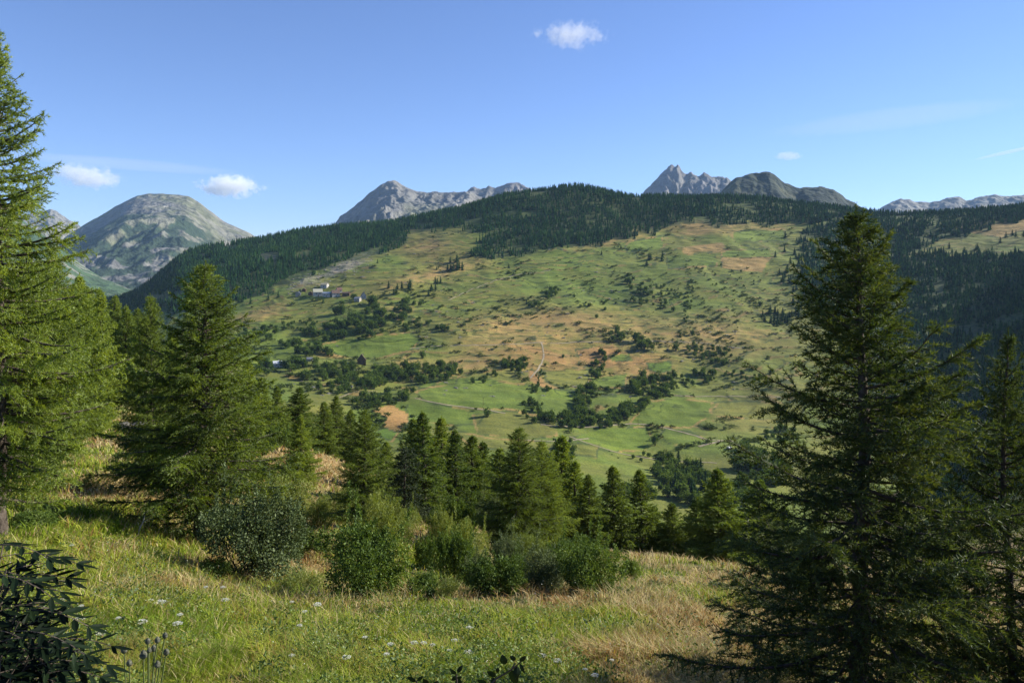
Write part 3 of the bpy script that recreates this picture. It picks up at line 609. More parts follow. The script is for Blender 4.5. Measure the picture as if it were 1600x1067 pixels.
def place(me, name, x, y, z, h, rscale, label, cat, group, rz=None):
    o = obj(name, me, loc=(x, y, z)); o.scale = (h * rscale, h * rscale, h); o.rotation_euler = (0, 0, rng.random() * 6.28 if rz is None else rz)
    return tag(o, label, cat, group)
for i in pick:
    U_, V_ = wu[i], wv[i]
    if U_ > 1300:
        w1 = 'top' if V_ < 400 else ('upper part' if V_ < 470 else ('middle' if V_ < 560 else ('lower part' if V_ < 620 else 'foot'))); w2 = 'close to the big larch' if U_ < 1460 else ('halfway to the picture edge' if U_ < 1540 else 'near the right picture edge')
        tl_ = 'tall' if wh[i] > np.median(wh[pick]) else 'short'
        lb, gp = f'{tl_} dark conifer in the {w1} of the shaded wood, {w2}', f'{tl_} conifers of the shaded wood, {w1}, {w2}'
    else:
        w2 = 'directly left of the hamlet scree' if U_ > 330 and U_ < 620 else ('at the valley mouth under the dome mountain' if U_ <= 330 else ('below the pointed mountain' if U_ < 800 else 'above the green terraces'))
        w1 = 'on the lower edge of the hilltop forest' if V_ > 360 else 'inside the hilltop forest'
        lb, gp = f'dark conifer {w1}, {w2}', f'conifers {w1}, {w2}'
    place(far_con[i % 4], 'conifer_tree', wx[i], wy[i], wz[i] - .4, wh[i] * 1.1, 1.15 * wr[i] / wh[i], lb, 'conifer', gp)

# clusters: u, v, ru, rv, tilt, count, height m, kind, label
CL = [
 (565, 492, 50, 26, 20, 34, 12, 'b', 'round dark green tree in the grove below the hamlet'),
 (520, 516, 60, 14, -8, 26, 10, 'b', 'round green tree in the long grove under the lower hamlet meadow'),
 (600, 505, 50, 12, -25, 14, 9, 'b', 'small round tree at the right end of the hamlet grove'),
 (480, 545, 44, 9, 12, 16, 9, 'b', 'green tree in the row above the white roofed farmhouse'),
 (415, 572, 18, 12, 0, 7, 9, 'b', 'dark tree beside the white roofed farmhouse'),
 (520, 580, 90, 15, 4, 40, 9.5, 'b', 'round tree in the wide valley wood right of the white farmhouse'),
 (620, 583, 90, 15, 0, 36, 10, 'b', 'round tree in the valley wood below the dark house'),
 (545, 603, 50, 9, -6, 16, 8.5, 'b', 'round tree on the lower edge of the valley wood'),
 (600, 622, 56, 11, -8, 20, 7.5, 'b', 'dark round tree in the small wood above the ploughed tan field'),
 (690, 437, 48, 7, -42, 20, 9, 'c', 'small conifer in the slanting row on the upper meadow'),
 (720, 408, 26, 12, -30, 14, 11, 'c', 'conifer at the foot of the forest tongue'),
 (622, 446, 20, 12, 0, 14, 9, 'c', 'conifer in the clump right of the hamlet'),
 (855, 462, 34, 6, -32, 12, 8, 'b', 'dark bushy tree in the slanting row across the green meadow'),
 (640, 474, 24, 10, -20, 8, 8, 'b', 'small tree below the conifer clump'),
 (1025, 405, 18, 11, 0, 11, 10, 'c', 'conifer in the lone clump on the green terraces'),
 (1102, 372, 26, 5, 0, 10, 8, 'c', 'conifer in the short row under the forest edge'),
 (1215, 378, 26, 10, 10, 7, 9, 'c', 'conifer scattered near the top right terrace'),
 (1000, 444, 24, 14, 30, 15, 8.5, 'b', 'round tree in the clump on the middle terraces'),
 (1015, 470, 30, 10, 10, 9, 7, 'b', 'small tree below the middle clump'),
 (1050, 455, 34, 9, 20, 10, 5, 'b', 'low bushy tree on a terrace bank'),
 (962, 525, 14, 9, 0, 7, 9, 'b', 'round tree in the clump above the tan meadow'),
 (1003, 540, 17, 12, 0, 9, 10.5, 'b', 'large round tree on the orange meadow'),
 (935, 568, 10, 24, 15, 14, 7.5, 'b', 'tree in the row running down between dry fields'),
 (1110, 553, 46, 15, 8, 22, 7, 'b', 'low dark tree on the banks right of the orange meadow'),
 (1165, 588, 46, 9, 8, 12, 5, 'b', 'bushy tree on the lower right banks'),
 (1080, 588, 42, 13, 0, 16, 7, 'b', 'small round tree above the field track'),
 (1022, 602, 40, 17, 0, 32, 8.5, 'b', 'round tree in the central valley grove'),
 (975, 645, 44, 9, -28, 24, 8, 'b', 'tree in the slanting row right of the stream'),
 (912, 622, 11, 30, 20, 22, 8, 'b', 'tree in the row coming down to the stream'),
 (900, 655, 44, 12, 0, 30, 7.5, 'b', 'tree in the grove along the valley stream'),
 (836, 640, 24, 18, 0, 13, 6.5, 'b', 'small tree left of the stream grove'),
 (805, 568, 19, 13, 0, 16, 7.5, 'b', 'dark tree on the tan knoll'),
 (840, 606, 22, 5, 0, 6, 4, 'b', 'bush at the foot of the tan knoll'),
 (1212, 495, 24, 13, 0, 16, 11, 'c', 'conifer in the dark clump left of the big larch'),
 (400, 522, 32, 12, -10, 16, 7, 'b', 'small round tree on the left end of the hamlet meadows'), (462, 506, 34, 6, -8, 10, 5, 'b', 'low tree on a bank below the hamlet'), (1076, 470, 7, 38, 8, 20, 4.5, 'b', 'bushy tree in the stony hedge running down the terraces'),
 (842, 590, 6, 26, 30, 12, 4, 'b', 'small tree along the grey lane'), (650, 505, 40, 6, -20, 9, 6, 'b', 'small tree between the hamlet grove and the dry slope'), (1140, 430, 50, 20, 10, 14, 4, 'b', 'bushy tree scattered on the right terraces'), (930, 470, 40, 16, 0, 8, 5, 'b', 'small bushy tree on the green terraces'),
 (1085, 760, 40, 12, 0, 16, 9, 'c', 'dark conifer on the rocks above the brow larches'),
 (1236, 400, 26, 44, 8, 44, 11, 'c', 'conifer at the left edge of the shaded slope'),
 (1240, 470, 14, 30, 0, 10, 10, 'c', 'conifer standing out from the shaded slope'),
 (1062, 742, 46, 16, 0, 28, 8, 'b', 'dark tree in the clump on the rocky valley step'),
 (1020, 715, 36, 7, 0, 9, 6, 'b', 'dark bushy tree along the lower valley path'),
 (1120, 776, 60, 16, 0, 26, 9, 'b', 'dark tree in the wood down behind the brow larches'), (1010, 770, 40, 8, 0, 10, 8, 'b', 'dark tree at the meadow foot behind the brow larches'), (1165, 712, 30, 12, 20, 18, 8, 'b', 'dark tree in the wood right below the white shed'),
 (1190, 735, 46, 26, 0, 40, 8.5, 'b', 'dark tree in the wood beyond the larch tops at lower right'),
 (700, 576, 26, 8, 10, 9, 9, 'b', 'tree in the right end of the valley wood'),
 (690, 512, 12, 4, 0, 4, 7, 'b', 'round tree alone on the dry slope'),
 (760, 588, 24, 6, -20, 7, 5, 'b', 'small tree on the edge of the big green field'),
 (880, 705, 16, 22, 0, 12, 7, 'b', 'tree beside the stream below the fields'),
 (1220, 680, 30, 12, 0, 12, 7, 'b', 'tree below the little white shed'),
 (1490, 392, 50, 10, -10, 26, 10, 'c', 'conifer on the far right meadow'),
 (1560, 374, 50, 9, -10, 24, 10, 'c', 'conifer between the far right meadows'),
 (360, 470, 40, 10, -15, 16, 9, 'c', 'conifer left of the hamlet'),
 (415, 466, 36, 6, -20, 12, 8, 'c', 'conifer in the row leading up to the hamlet'),
 (560, 440, 46, 6, -22, 12, 7, 'c', 'small conifer on the scree above the hamlet'),
]
cand = []; KEEP = [(434, 573, 16), (565, 569, 9), (497, 463, 14), (520, 463, 18), (541, 463, 9), (560, 470, 12), (508, 449, 7), (467, 462, 7), (1134, 702, 22), (484, 563, 8)]
for (cu, cv, ru, rv, tl, n, hm, kd, lb) in CL:
    n = int(n * 1.75) if n > 3 else n
    a = rng.random(n) * 6.283; q = np.sqrt(rng.random(n)); t = math.radians(tl)
    du = np.cos(a) * q * ru; dv = np.sin(a) * q * rv
    u = cu + du * math.cos(t) - dv * math.sin(t); v = cv + du * math.sin(t) + dv * math.cos(t)
    x, y, z = ground_at(u, v + 4, 480 if cv < 700 else 440)
    mu, mv = np.median(u), np.median(v)
    for j in range(n):
        w_ = '' if n < 9 else ((', left end' if u[j] < cu - ru * .35 else ', right end' if u[j] > cu + ru * .35 else ', in the middle') if ru > rv else (', upper end' if v[j] < mv else ', lower end'))
        if n > 24 and len((lb + w_).split()) < 15: w_ += ', far row' if v[j] < mv else ', near row'
        if any(abs(u[j] - a) < r_ and -3 < v[j] - b < 24 for a, b, r_ in KEEP): continue
        cand.append((x[j], y[j], z[j], hm * (1.1 if kd == 'b' else 1.25) * (.55 + .75 * rng.random()), kd, lb + w_))
for (cu, cv, ru, rv, tl, n, wd_) in ((680, 372, 60, 10, 0, 10, 'on the golden meadow under the forest'), (810, 418, 70, 8, -5, 12, 'along the forest tongue edge'), (940, 396, 70, 8, -12, 12, 'below the forest in the middle'), (1080, 358, 90, 6, 0, 12, 'on the ochre strip below the forest'), (1250, 370, 50, 14, 0, 12, 'at the top right of the terraces'), (600, 395, 26, 12, 0, 8, 'on the rocky patch above the hamlet')):
    a = rng.random(n) * 6.283; q = np.sqrt(rng.random(n)); x, y, z = ground_at(cu + np.cos(a) * q * ru, cv + np.sin(a) * q * rv + (np.cos(a) * q * ru) * math.tan(math.radians(tl)), 700)
    for j in range(n): cand.append((x[j], y[j], z[j], 6 + 6 * rng.random(), 'c', 'stray conifer ' + wd_))
# solitary trees: u, v of the foot, height m, kind, label
SOLO = [
 (505, 474, 9, 'c', 'lone conifer in front of the hamlet'), (576, 600, 13, 'p', 'slim poplar in the left part of the valley wood'), (664, 592, 15, 'p', 'tall slim poplar at the right end of the valley wood'),
 (660, 560, 9, 'b', 'pair of round trees on the dry slope'), (682, 423, 7, 'c', 'tiny lone conifer on the golden upper meadow'), (826, 430, 6, 'c', 'lone small conifer left of the green terraces'),
 (795, 420, 8, 'c', 'lone conifer under the forest tongue'), (823, 476, 8, 'c', 'conifer on the path above the tan slope'), (1188, 478, 7.5, 'b', 'round tree alone left of the dark conifer clump'),
 (1052, 488, 8, 'b', 'slim tree casting a long shadow on the terraces'), (932, 497, 6, 'b', 'small round tree on the tan terrace'), (1082, 524, 7, 'b', 'small tree on the dry terrace right of the big round tree'),
 (1056, 549, 9, 'b', 'round tree between two banks on the orange meadow'), (880, 560, 5, 'b', 'little tree in the middle of the orange field'), (762, 652, 9, 'b', 'upright dark tree beside the valley track'),
 (854, 652, 6, 'b', 'small tree at the corner of the green fields'), (1095, 742, 13, 'c', 'tall dark conifer on the rocky valley step'), (1060, 722, 10, 'c', 'dark conifer above the rocky valley step'),
 (1024, 696, 9, 'b', 'dark tree between the two lower green fields'), (876, 712, 14, 'b', 'large tree at the stream bend'), (1204, 584, 7, 'b', 'dark small tree on the olive meadow'), (995, 612, 5, 'b', 'bush in the small green field'),
 (950, 610, 5, 'b', 'low tree at the end of the small field'), (536, 478, 6, 'b', 'small tree below the brown barn'), (450, 512, 6, 'b', 'lone small tree on the lower hamlet meadow'),
 (400, 525, 6, 'b', 'low tree at the left end of the meadow'), (970, 390, 8, 'c', 'conifer at the corner of the forest edge'), (940, 398, 8, 'c', 'conifer standing just below the forest'),
 (1140, 352, 9, 'c', 'conifer standing on the ochre strip below the forest'), (1290, 470, 9, 'c', 'conifer left of the larch top'), (590, 412, 8, 'c', 'conifer above the pale scree'),
]
for (u, v, hm, kd, lb) in SOLO:
    x, y, z = ground_at(u, v, 480); cand.append((x[0], y[0], z[0], hm * 1.2, kd, lb + ' '))
cand.sort(key=lambda c: (not c[5].endswith(' '), -c[3] / c[1]))
nb = nc = 0; extra = []
for k, (x, y, z, h, kd, lb) in enumerate(cand):
    lone = lb.endswith(' '); lb = lb.strip()
    if kd == 'c':
        nc += 1
        if nc > 150: extra.append((x, y, z, h, 'c')); continue
        place(far_con[k % 4], 'conifer_tree', x, y, z - .3, h, 1.15 + .3 * rng.random(), lb, 'conifer', None if lone else 'conifers: ' + lb.split(' ', 1)[1])
    elif kd == 'p':
        place(far_poplar, 'poplar_tree', x, y, z - .3, h, .19, lb, 'tree', None)
    else:
        nb += 1
        if nb > 299: extra.append((x, y, z, h, 'b')); continue
        place(far_broad[k % 5], 'broadleaf_tree', x, y, z - .5, h, .46 + .16 * rng.random(), lb, 'tree', None if lone else 'trees: ' + lb)
eb = np.array([e[:4] for e in extra if e[4] == 'b'])
if len(eb):
    ar = [mesh_arrays(b[1]) for b in far_bm]
    V, Fc = merge_instances([a for a, _ in ar], [b for _, b in ar], eb[:, :3] - [0, 0, .5], eb[:, 3], eb[:, 3] * .52, rng.random(len(eb)) * 6.28)
    tag(obj('valley_trees', mesh_np('valley_trees_mesh', V, [Fc], [M_broad])), 'small broadleaf trees filling the valley woods between the larger ones', 'trees', kind='stuff')

LANDM = [(500, 460, 'the hamlet'), (565, 492, 'the hamlet grove'), (433, 567, 'the white farmhouse'), (565, 560, 'the dark valley chalet'), (610, 650, 'the tan ploughed field'), (690, 437, 'the slanting conifer row'), (855, 462, 'the slanting tree row on the green meadow'),
 (1025, 405, 'the lone conifer clump'), (1102, 372, 'the short conifer row'), (1000, 444, 'the middle terrace clump'), (962, 525, 'the clump on the tan meadow'), (1003, 540, 'the large round tree'), (935, 568, 'the tree row between dry fields'), (1110, 553, 'the low trees on the right banks'),
 (1022, 602, 'the central valley grove'), (900, 655, 'the stream grove'), (805, 568, 'the tan knoll'), (1212, 495, 'the dark conifer clump by the big larch'), (1060, 740, 'the rocky valley step'), (1139, 698, 'the white shed'), (704, 512, 'the round tree on the dry slope'), (720, 408, 'the forest tongue'),
 (800, 630, 'the big green field'), (1050, 650, 'the round green field'), (640, 385, 'the golden upper meadow'), (1180, 400, 'the top right terraces'), (1200, 590, 'the olive meadow'), (880, 400, 'the forest edge in the middle'), (880, 520, 'the contour track'), (1120, 450, 'the right green terraces'), (760, 480, 'the tan slope'), (520, 525, 'the lower hamlet meadow')]
# shrubs dotted over the terraces, in lines along the banks
n = 15000
u = 380 + 900 * rng.random(n); v = 350 + 380 * rng.random(n); x, y, z = ground_at(u, v, 500)
zt = z / 9.0 + (fbm(x / 110, y / 110, 21, 3) - .5) * 5; fr = zt - np.floor(zt)
dn = fbm(x / 70, y / 70, 88, 3); m = (dn + .5 * np.exp(-((fr - .82) / .09) ** 2) > .67 + .02 * (v < 470)) & (y < 2050)
m &= ~inpoly(u, v, FOREST[0]) & ~inpoly(u, v, FOREST[1])
for c, P in FIELDS[:16]: m &= ~inpoly(u, v, P)
keep = np.where(m)[0][:2800]
sh = (1.2 + 4.4 * rng.random(len(keep)) ** 2.4); o_ = np.argsort(-sh / y[keep])
for j in o_[:280]:
    i = keep[j]
    lm = min(LANDM, key=lambda q: (q[0] - u[i]) ** 2 + 4 * (q[1] - v[i]) ** 2); up = 'above' if v[i] < lm[1] - 3 else ('below' if v[i] > lm[1] + 3 else 'beside')
    sz = 'tiny' if sh[j] / y[i] * F < 3 else 'low'
    place(far_shrub[j % 4], 'shrub', x[i], y[i], z[i] - .2, sh[j], .8 + .8 * rng.random(), f'{sz} dark shrub {up} {lm[2]}', 'shrub', f'shrubs {up} {lm[2]}')
rem = o_[280:]; ar = [mesh_arrays(mm) for mm in far_shrub]; k = keep[rem]
V, Fc = merge_instances([a for a, _ in ar], [b for _, b in ar], np.stack([x[k], y[k], z[k] - .2], 1), sh[rem] * .9, sh[rem] * (.8 + .9 * rng.random(len(rem))), rng.random(len(rem)) * 6.28)
tag(obj('scattered_scrub', mesh_np('scrub_mesh', V, [Fc], [M_shrub])), 'small dark scrub dotted along the terrace banks', 'scrub', kind='stuff')

# ---- pale boulders and heaps of cleared stones on the banks
M_stone = mat_rough('stone', (.13, .125, .11), (.27, .25, .22), scale=.6, det=6, bump=.4)
def rock_arrays(seed, n=1):
    r = np.random.default_rng(seed); V = []; Fq = []; b = 0
    for i in range(n):
        g = [(-1, 0, .1), (1, 0, 0), (0, -1, 0), (0, 1, .1), (0, 0, .8), (.6, .6, .1), (-.6, .6, .2), (-.6, -.6, 0), (.6, -.6, .15), (.3, .2, .9), (-.4, .1, .7)]
        import bmesh
        bm = bmesh.new(); off = r.normal(size=3) * [1.1, 1.1, .05] * (n > 1); sc = .5 + .7 * r.random()
        for p in g: bm.verts.new(Vector(np.array(p) * (1 + r.normal(size=3) * .18) * sc * [1, 1, .9] + off))
        bmesh.ops.convex_hull(bm, input=bm.verts); bmesh.ops.triangulate(bm, faces=bm.faces); bm.verts.index_update()
        V.append(np.array([v_.co[:] for v_ in bm.verts])); Fq.append(np.array([[q.index for q in f.verts] for f in bm.faces]) + b); b += len(V[-1]); bm.free()
    return np.concatenate(V), np.concatenate(Fq)
rk = [rock_arrays(400 + i, 7) for i in range(4)]
n = 1600; u = 430 + 800 * rng.random(n); v = 360 + 260 * rng.random(n); x, y, z = ground_at(u, v, 500)
zt = z / 9.0 + (fbm(x / 110, y / 110, 21, 3) - .5) * 5; fr = zt - np.floor(zt)
k = np.where((fbm(x / 60, y / 60, 99, 3) + .4 * np.exp(-((fr - .85) / .08) ** 2) > .66) & ~inpoly(u, v, FOREST[0]) & ~inpoly(u, v, FOREST[1]))[0][:260]
n2_ = 200; tt = rng.random(n2_); us_ = np.concatenate([450 + 130 * tt, 300 * 0 + 590 + 40 * tt, 660 + 170 * rng.random(n2_)])[:n2_]; vs_ = (452 - 46 * tt) + rng.normal(size=n2_) * 9
xs_, ys_, zs_ = ground_at(us_, vs_, 600)
PX = np.concatenate([x[k], xs_]); PY = np.concatenate([y[k], ys_]); PZ = np.concatenate([z[k], zs_]); sz = .6 + 1.0 * rng.random(len(PX)) ** 2
V, Fc = merge_instances([a for a, _ in rk], [b for _, b in rk], np.stack([PX, PY, PZ - .1], 1), sz * .9, sz * 1.2, rng.random(len(PX)) * 6.28)
tag(obj('scree', mesh_np('scree_mesh', V, [Fc], [M_stone])), 'pale scree and heaps of field stones on the far hillside', 'rocks', kind='stuff')

# ------------------------------------------------------------------ tracks
M_track = mat_rough('track_gravel', (.22, .185, .12), (.31, .26, .18), scale=.25)
def ribbon(name, pts, w, label, mat=None, ymin=480.):
    pu = np.array([p[0] for p in pts], float); pv = np.array([p[1] for p in pts], float); d = np.concatenate([[0], np.cumsum(np.hypot(np.diff(pu), np.diff(pv)))])
    t = np.linspace(0, d[-1], max(8, int(d[-1] / 3))); uu = pchip(d, pu, t); vv = pchip(d, pv, t)
    x, y, z = ground_at(uu, vv, ymin)
    for _ in range(3): x[1:-1] = (x[:-2] + x[1:-1] + x[2:]) / 3; y[1:-1] = (y[:-2] + y[1:-1] + y[2:]) / 3
    T = np.stack([np.gradient(x), np.gradient(y)], 1); T /= np.linalg.norm(T, axis=1)[:, None]; Nn = np.stack([-T[:, 1], T[:, 0]], 1)
    ws = w * (.65 + .5 * vnoise(np.arange(len(x)) * .3, x * 0, 5)); rowsv = []
    for a in (-.5, -.17, .17, .5):
        X_ = x + Nn[:, 0] * ws * a; Y_ = y + Nn[:, 1] * ws * a; rowsv.append(np.stack([X_, Y_, H(X_, Y_) + .28], 1))
    V = np.stack(rowsv, 1); n, k = V.shape[:2]; I = np.arange(n * k).reshape(n, k)
    Fq = np.stack([I[:-1, :-1], I[:-1, 1:], I[1:, 1:], I[1:, :-1]], -1).reshape(-1, 4)
    return tag(obj(name, mesh_np(name, V.reshape(-1, 3), [Fq], [mat or M_track], smooth=True)), label, 'track', kind='structure')
for pts, w, lb in [
 ([(648, 623), (690, 632), (740, 639), (790, 646)], 2.6, 'field track beside the ploughed field'),
 ([(845, 664), (880, 667), (930, 668), (985, 663), (1010, 664), (1050, 672), (1085, 681), (1110, 688), (1150, 690)], 3.2, 'gravel road along the valley fields'),
 ([(1092, 698), (1110, 694), (1128, 689)], 4, 'gravel lay-by near the shed'), ([(820, 688), (870, 690), (920, 686)], 2.2, 'track by the stream'),
 ([(890, 683), (930, 697), (980, 711), (1040, 720), (1120, 724)], 2.2, 'lower field path'), ([(1034, 618), (1100, 620), (1180, 620), (1240, 622)], 2.4, 'upper field track'),
 ([(855, 538), (905, 536), (1000, 534), (1080, 536), (1160, 546)], 2.2, 'contour track across the dry terraces'), ([(846, 536), (850, 556), (842, 576), (828, 592)], 2.6, 'grey lane running down the slope'),
 ([(640, 545), (700, 541), (770, 540), (850, 536)], 2.0, 'track above the green fields'), ([(590, 612), (560, 612), (530, 622)], 2.4, 'lane under the valley wood'),
 ([(700, 470), (745, 450), (800, 432), (860, 424)], 1.8, 'path across the upper meadow')]:
    ribbon('track', pts, w, lb)

# ------------------------------------------------------------------ buildings
def pm(name, col, rough=.8, var=.2, sc=1.5): return mat_rough(name, tuple(c * (1 - var) for c in col), tuple(min(1, c * (1 + var)) for c in col), scale=sc, rough=rough)
M_white = pm('lime_render', (.40, .385, .36), var=.06); M_stonew = pm('rubble_wall', (.34, .31, .27)); M_timber = pm('old_timber', (.11, .07, .045)); M_glass = pm('window_glass', (.03, .035, .045), rough=.15)
R_pale = pm('pale_sheet_roof', (.40, .39, .30), var=.08); R_cream = pm('cream_sheet_roof', (.42, .36, .24), var=.08); R_grey = pm('grey_slate_roof', (.22, .23, .26)); R_blue = pm('blue_grey_roof', (.26, .30, .37), var=.1)
R_brown = pm('brown_roof', (.13, .085, .07)); R_red = pm('rust_roof', (.16, .09, .07)); R_white = pm('white_metal_roof', (.50, .52, .56), var=.05)
def house(name, cat, u, v, wpx, hpx, rot, wallm, roofm, label, gable='front', dpt=.8, steep=.45, upper=None, wins=2):
    x, y, z = [a[0] for a in ground_at(u, v, 480)]; w = wpx / F * y; h = hpx / F * y * .5; d = w * dpt; rh = w * steep * (.5 if gable == 'front' else .5 * dpt) * 1.3
    e = empty(name, (x, y, z - .3), rot); tag(e, label, cat)
    g = Geo(); hw, hd = w / 2, d / 2
    if gable == 'front':   # ridge runs away from the viewer
        V = [(-hw, -hd, -2), (hw, -hd, -2), (hw, hd, -2), (-hw, hd, -2), (-hw, -hd, h), (hw, -hd, h), (hw, hd, h), (-hw, hd, h), (0, -hd, h + rh), (0, hd, h + rh)]
        g.add(V, [[0, 1, 5, 4], [1, 2, 6, 5], [2, 3, 7, 6], [3, 0, 4, 7]]); g.add(V, [[4, 5, 8], [6, 7, 9]])
    else:
        V = [(-hw, -hd, -2), (hw, -hd, -2), (hw, hd, -2), (-hw, hd, -2), (-hw, -hd, h), (hw, -hd, h), (hw, hd, h), (-hw, hd, h), (-hw, 0, h + rh), (hw, 0, h + rh)]
        g.add(V, [[0, 1, 5, 4], [1, 2, 6, 5], [2, 3, 7, 6], [3, 0, 4, 7]]); g.add(V, [[5, 6, 9], [7, 4, 8]])
    obj('wall', g.build('wall', wallm), e)
    g = Geo(); ov = .05 * w; t = .3
    if gable == 'front':
        for sg in (-1, 1):
            sl = rh / hw; a = (0, h + rh + .05); b = (sg * (hw + ov), h - sl * ov + .05)
            P = [(a[0], -hd - ov, a[1]), (b[0], -hd - ov, b[1]), (b[0], hd + ov, b[1]), (a[0], hd + ov, a[1])]
            g.add(P + [(p[0], p[1], p[2] + t) for p in P], [[0, 1, 2, 3], [4, 5, 6, 7], [0, 1, 5, 4], [1, 2, 6, 5], [2, 3, 7, 6], [3, 0, 4, 7]])
    else:
        for sg in (-1, 1):
            sl = rh / hd; a = (0, h + rh + .05); b = (sg * (hd + ov), h - sl * ov + .05)
            P = [(-hw - ov, a[0], a[1]), (-hw - ov, b[0], b[1]), (hw + ov, b[0], b[1]), (hw + ov, a[0], a[1])]
            g.add(P + [(p[0], p[1], p[2] + t) for p in P], [[0, 1, 2, 3], [4, 5, 6, 7], [0, 1, 5, 4], [1, 2, 6, 5], [2, 3, 7, 6], [3, 0, 4, 7]])
    rf = obj('roof', g.build('roof', roofm), e)
    if w > 8:
        g = Geo(); g.box((w * .18, d * .12, h + rh + .2), (.8, .8, 2.2)); obj('chimney', g.build('chimney', M_stonew), rf)
    for k in range(wins):
        g = Geo(); px_ = -hw + w * (k + .7) / (wins + .4); g.box((px_, -hd - .02, h * .62), (w * .10, .12, h * .26)); obj('window', g.build('window', M_glass), e)
    g = Geo(); g.box((hw * .05, -hd - .03, h * .12), (w * .11, .12, h * .42)); obj('door', g.build('door', M_timber), e)
    if upper:
        g = Geo(); g.box((0, -hd - .06, h * 1.02), (w * .86, .14, h * .34)); obj('timber_cladding', g.build('timber_cladding', upper), e)
    return e
house('chalet', 'house', 507.5, 449, 10.5, 8, -.25, M_white, R_cream, 'small house with cream roof above the rest of the hamlet', 'side', wins=1)
house('stone_house', 'house', 466, 463, 8, 8, .2, M_stonew, R_grey, 'small grey roofed stone house at the left end of the hamlet', 'front')
house('stone_house', 'house', 475, 457, 6, 7, .1, M_timber, R_red, 'rust roofed cabin half hidden at the left of the hamlet', 'front', wins=1)
house('timber_barn', 'barn', 485.5, 462, 7, 8, .1, M_timber, R_brown, 'dark timber barn left of the big white chalet', 'front', wins=1)
house('chalet', 'house', 496.5, 463, 13.5, 13, .35, M_white, R_pale, 'large white chalet with pale roof, biggest of the hamlet', 'side', dpt=.75, steep=.7)
house('farmhouse', 'house', 511, 463, 12, 9, -.15, M_white, R_blue, 'white house with blue grey roof in the middle of the hamlet', 'side', dpt=.6)
house('farmhouse', 'house', 524, 463, 11.5, 10, .45, M_white, R_brown, 'white house with broad brown roof in the hamlet', 'side', dpt=.75, steep=.8)
house('farmhouse', 'house', 530, 458.5, 8, 9, .5, M_stonew, R_red, 'house with narrow reddish brown roof behind the broad brown one', 'side', steep=.8)
house('timber_barn', 'barn', 541, 462.5, 11.5, 9, -.05, M_timber, R_brown, 'long brown barn at the right of the hamlet', 'side', wins=3, dpt=.5)
house('stone_house', 'house', 559, 471, 9, 8, -.3, M_stonew, R_grey, 'grey roofed stone house set apart right of the hamlet', 'side')
house('chalet', 'house', 568, 467, 8, 9, .3, M_white, R_brown, 'steep brown gabled house at the far right of the hamlet', 'front', steep=1.1)
house('farmhouse', 'house', 433.5, 573, 13, 12, .45, M_white, R_white, 'white farmhouse with white metal roof in the valley trees', 'side', dpt=.7, steep=.55)
house('farmhouse', 'house', 454, 567, 14, 5, -.1, M_stonew, R_pale, 'long low outbuilding right of the white farmhouse', 'side', dpt=.35, wins=3)
house('shed', 'shed', 484, 563.5, 9, 5, 0, M_stonew, R_grey, 'low grey shed beside the dug earth bank', 'side', wins=1)
house('chalet', 'house', 565, 569, 13, 14, .2, M_timber, R_brown, 'dark timber chalet standing in the valley trees', 'front', steep=1.0)
house('shed', 'shed', 1139, 702, 6.5, 6, .7, M_white, R_white, 'small white roofed shed by the gravel road', 'side', wins=1)
house('shed', 'hut', 549.5, 607, 3.2, 5, .1, M_stonew, R_grey, 'tiny grey hut at the lower edge of the valley wood', 'front', wins=1)
for (u, v, hp, lb) in ((1120, 664, 15, 'utility pole on the olive meadow above the gravel road'), (997, 664, 11, 'utility pole on the green field left of the road'), (755, 634, 13, 'utility pole by the large green field'), (417, 592, 10, 'utility pole below the white farmhouse')):
    x, y, z = [a[0] for a in ground_at(u, v, 480)]; h = hp / F * y; e = empty('utility_pole', (x, y, z)); tag(e, lb, 'pole')
    g = Geo(); g.tube([(0, 0, -.5), (0, 0, h)], [.16, .11], 6); obj('post', g.build('post', M_timber), e)
    g = Geo(); g.box((0, 0, h - .5), (1.6, .12, .14)); obj('crossarm', g.build('crossarm', M_timber), e)

# ------------------------------------------------------------------ larches of the near slope
def tree(name, cat, meshes, u, vtop, Y, label, rs=1., group=None, H0_=10., rz=None, sink=.15, lean=0.):
    x = (u - CX) / F * Y; zg = float(H(x, Y)); h = (HV - vtop) / F * Y - zg + sink
    e = empty(name, (x, Y, zg - sink), rng.random() * 6.28 if rz is None else rz); s = h / H0_; e.scale = (s * rs, s * rs, s)
    tag(e, label, cat, group); obj('trunk', meshes[0], e); obj('crown', meshes[1], e)
    return e
A1 = larch_meshes(1, 10, 2.3, 270, .085, .016, 105, low=.09, skirt=.5, twig=.36, droop=.15, power=.82, spread=.42)
A2 = larch_meshes(2, 10, 2.75, 260, .095, .020, 92, low=.08, skirt=.35, twig=.36, droop=.12, power=.70, spread=.42)
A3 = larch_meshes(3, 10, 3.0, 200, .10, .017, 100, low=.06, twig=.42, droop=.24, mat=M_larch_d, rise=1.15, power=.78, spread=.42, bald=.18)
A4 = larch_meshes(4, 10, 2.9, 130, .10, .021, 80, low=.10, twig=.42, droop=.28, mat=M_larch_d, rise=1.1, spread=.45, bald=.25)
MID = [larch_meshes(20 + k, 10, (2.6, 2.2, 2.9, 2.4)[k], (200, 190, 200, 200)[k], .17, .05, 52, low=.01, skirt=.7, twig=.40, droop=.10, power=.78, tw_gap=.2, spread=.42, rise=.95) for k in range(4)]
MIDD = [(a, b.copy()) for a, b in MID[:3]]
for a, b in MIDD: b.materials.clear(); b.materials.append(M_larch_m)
M_spruce = mat_leaf('dark_pine_needles', [(.012, .024, .010), (.028, .050, .016), (.050, .075, .024), (.085, .105, .040)], trans=.25, scale=.9)
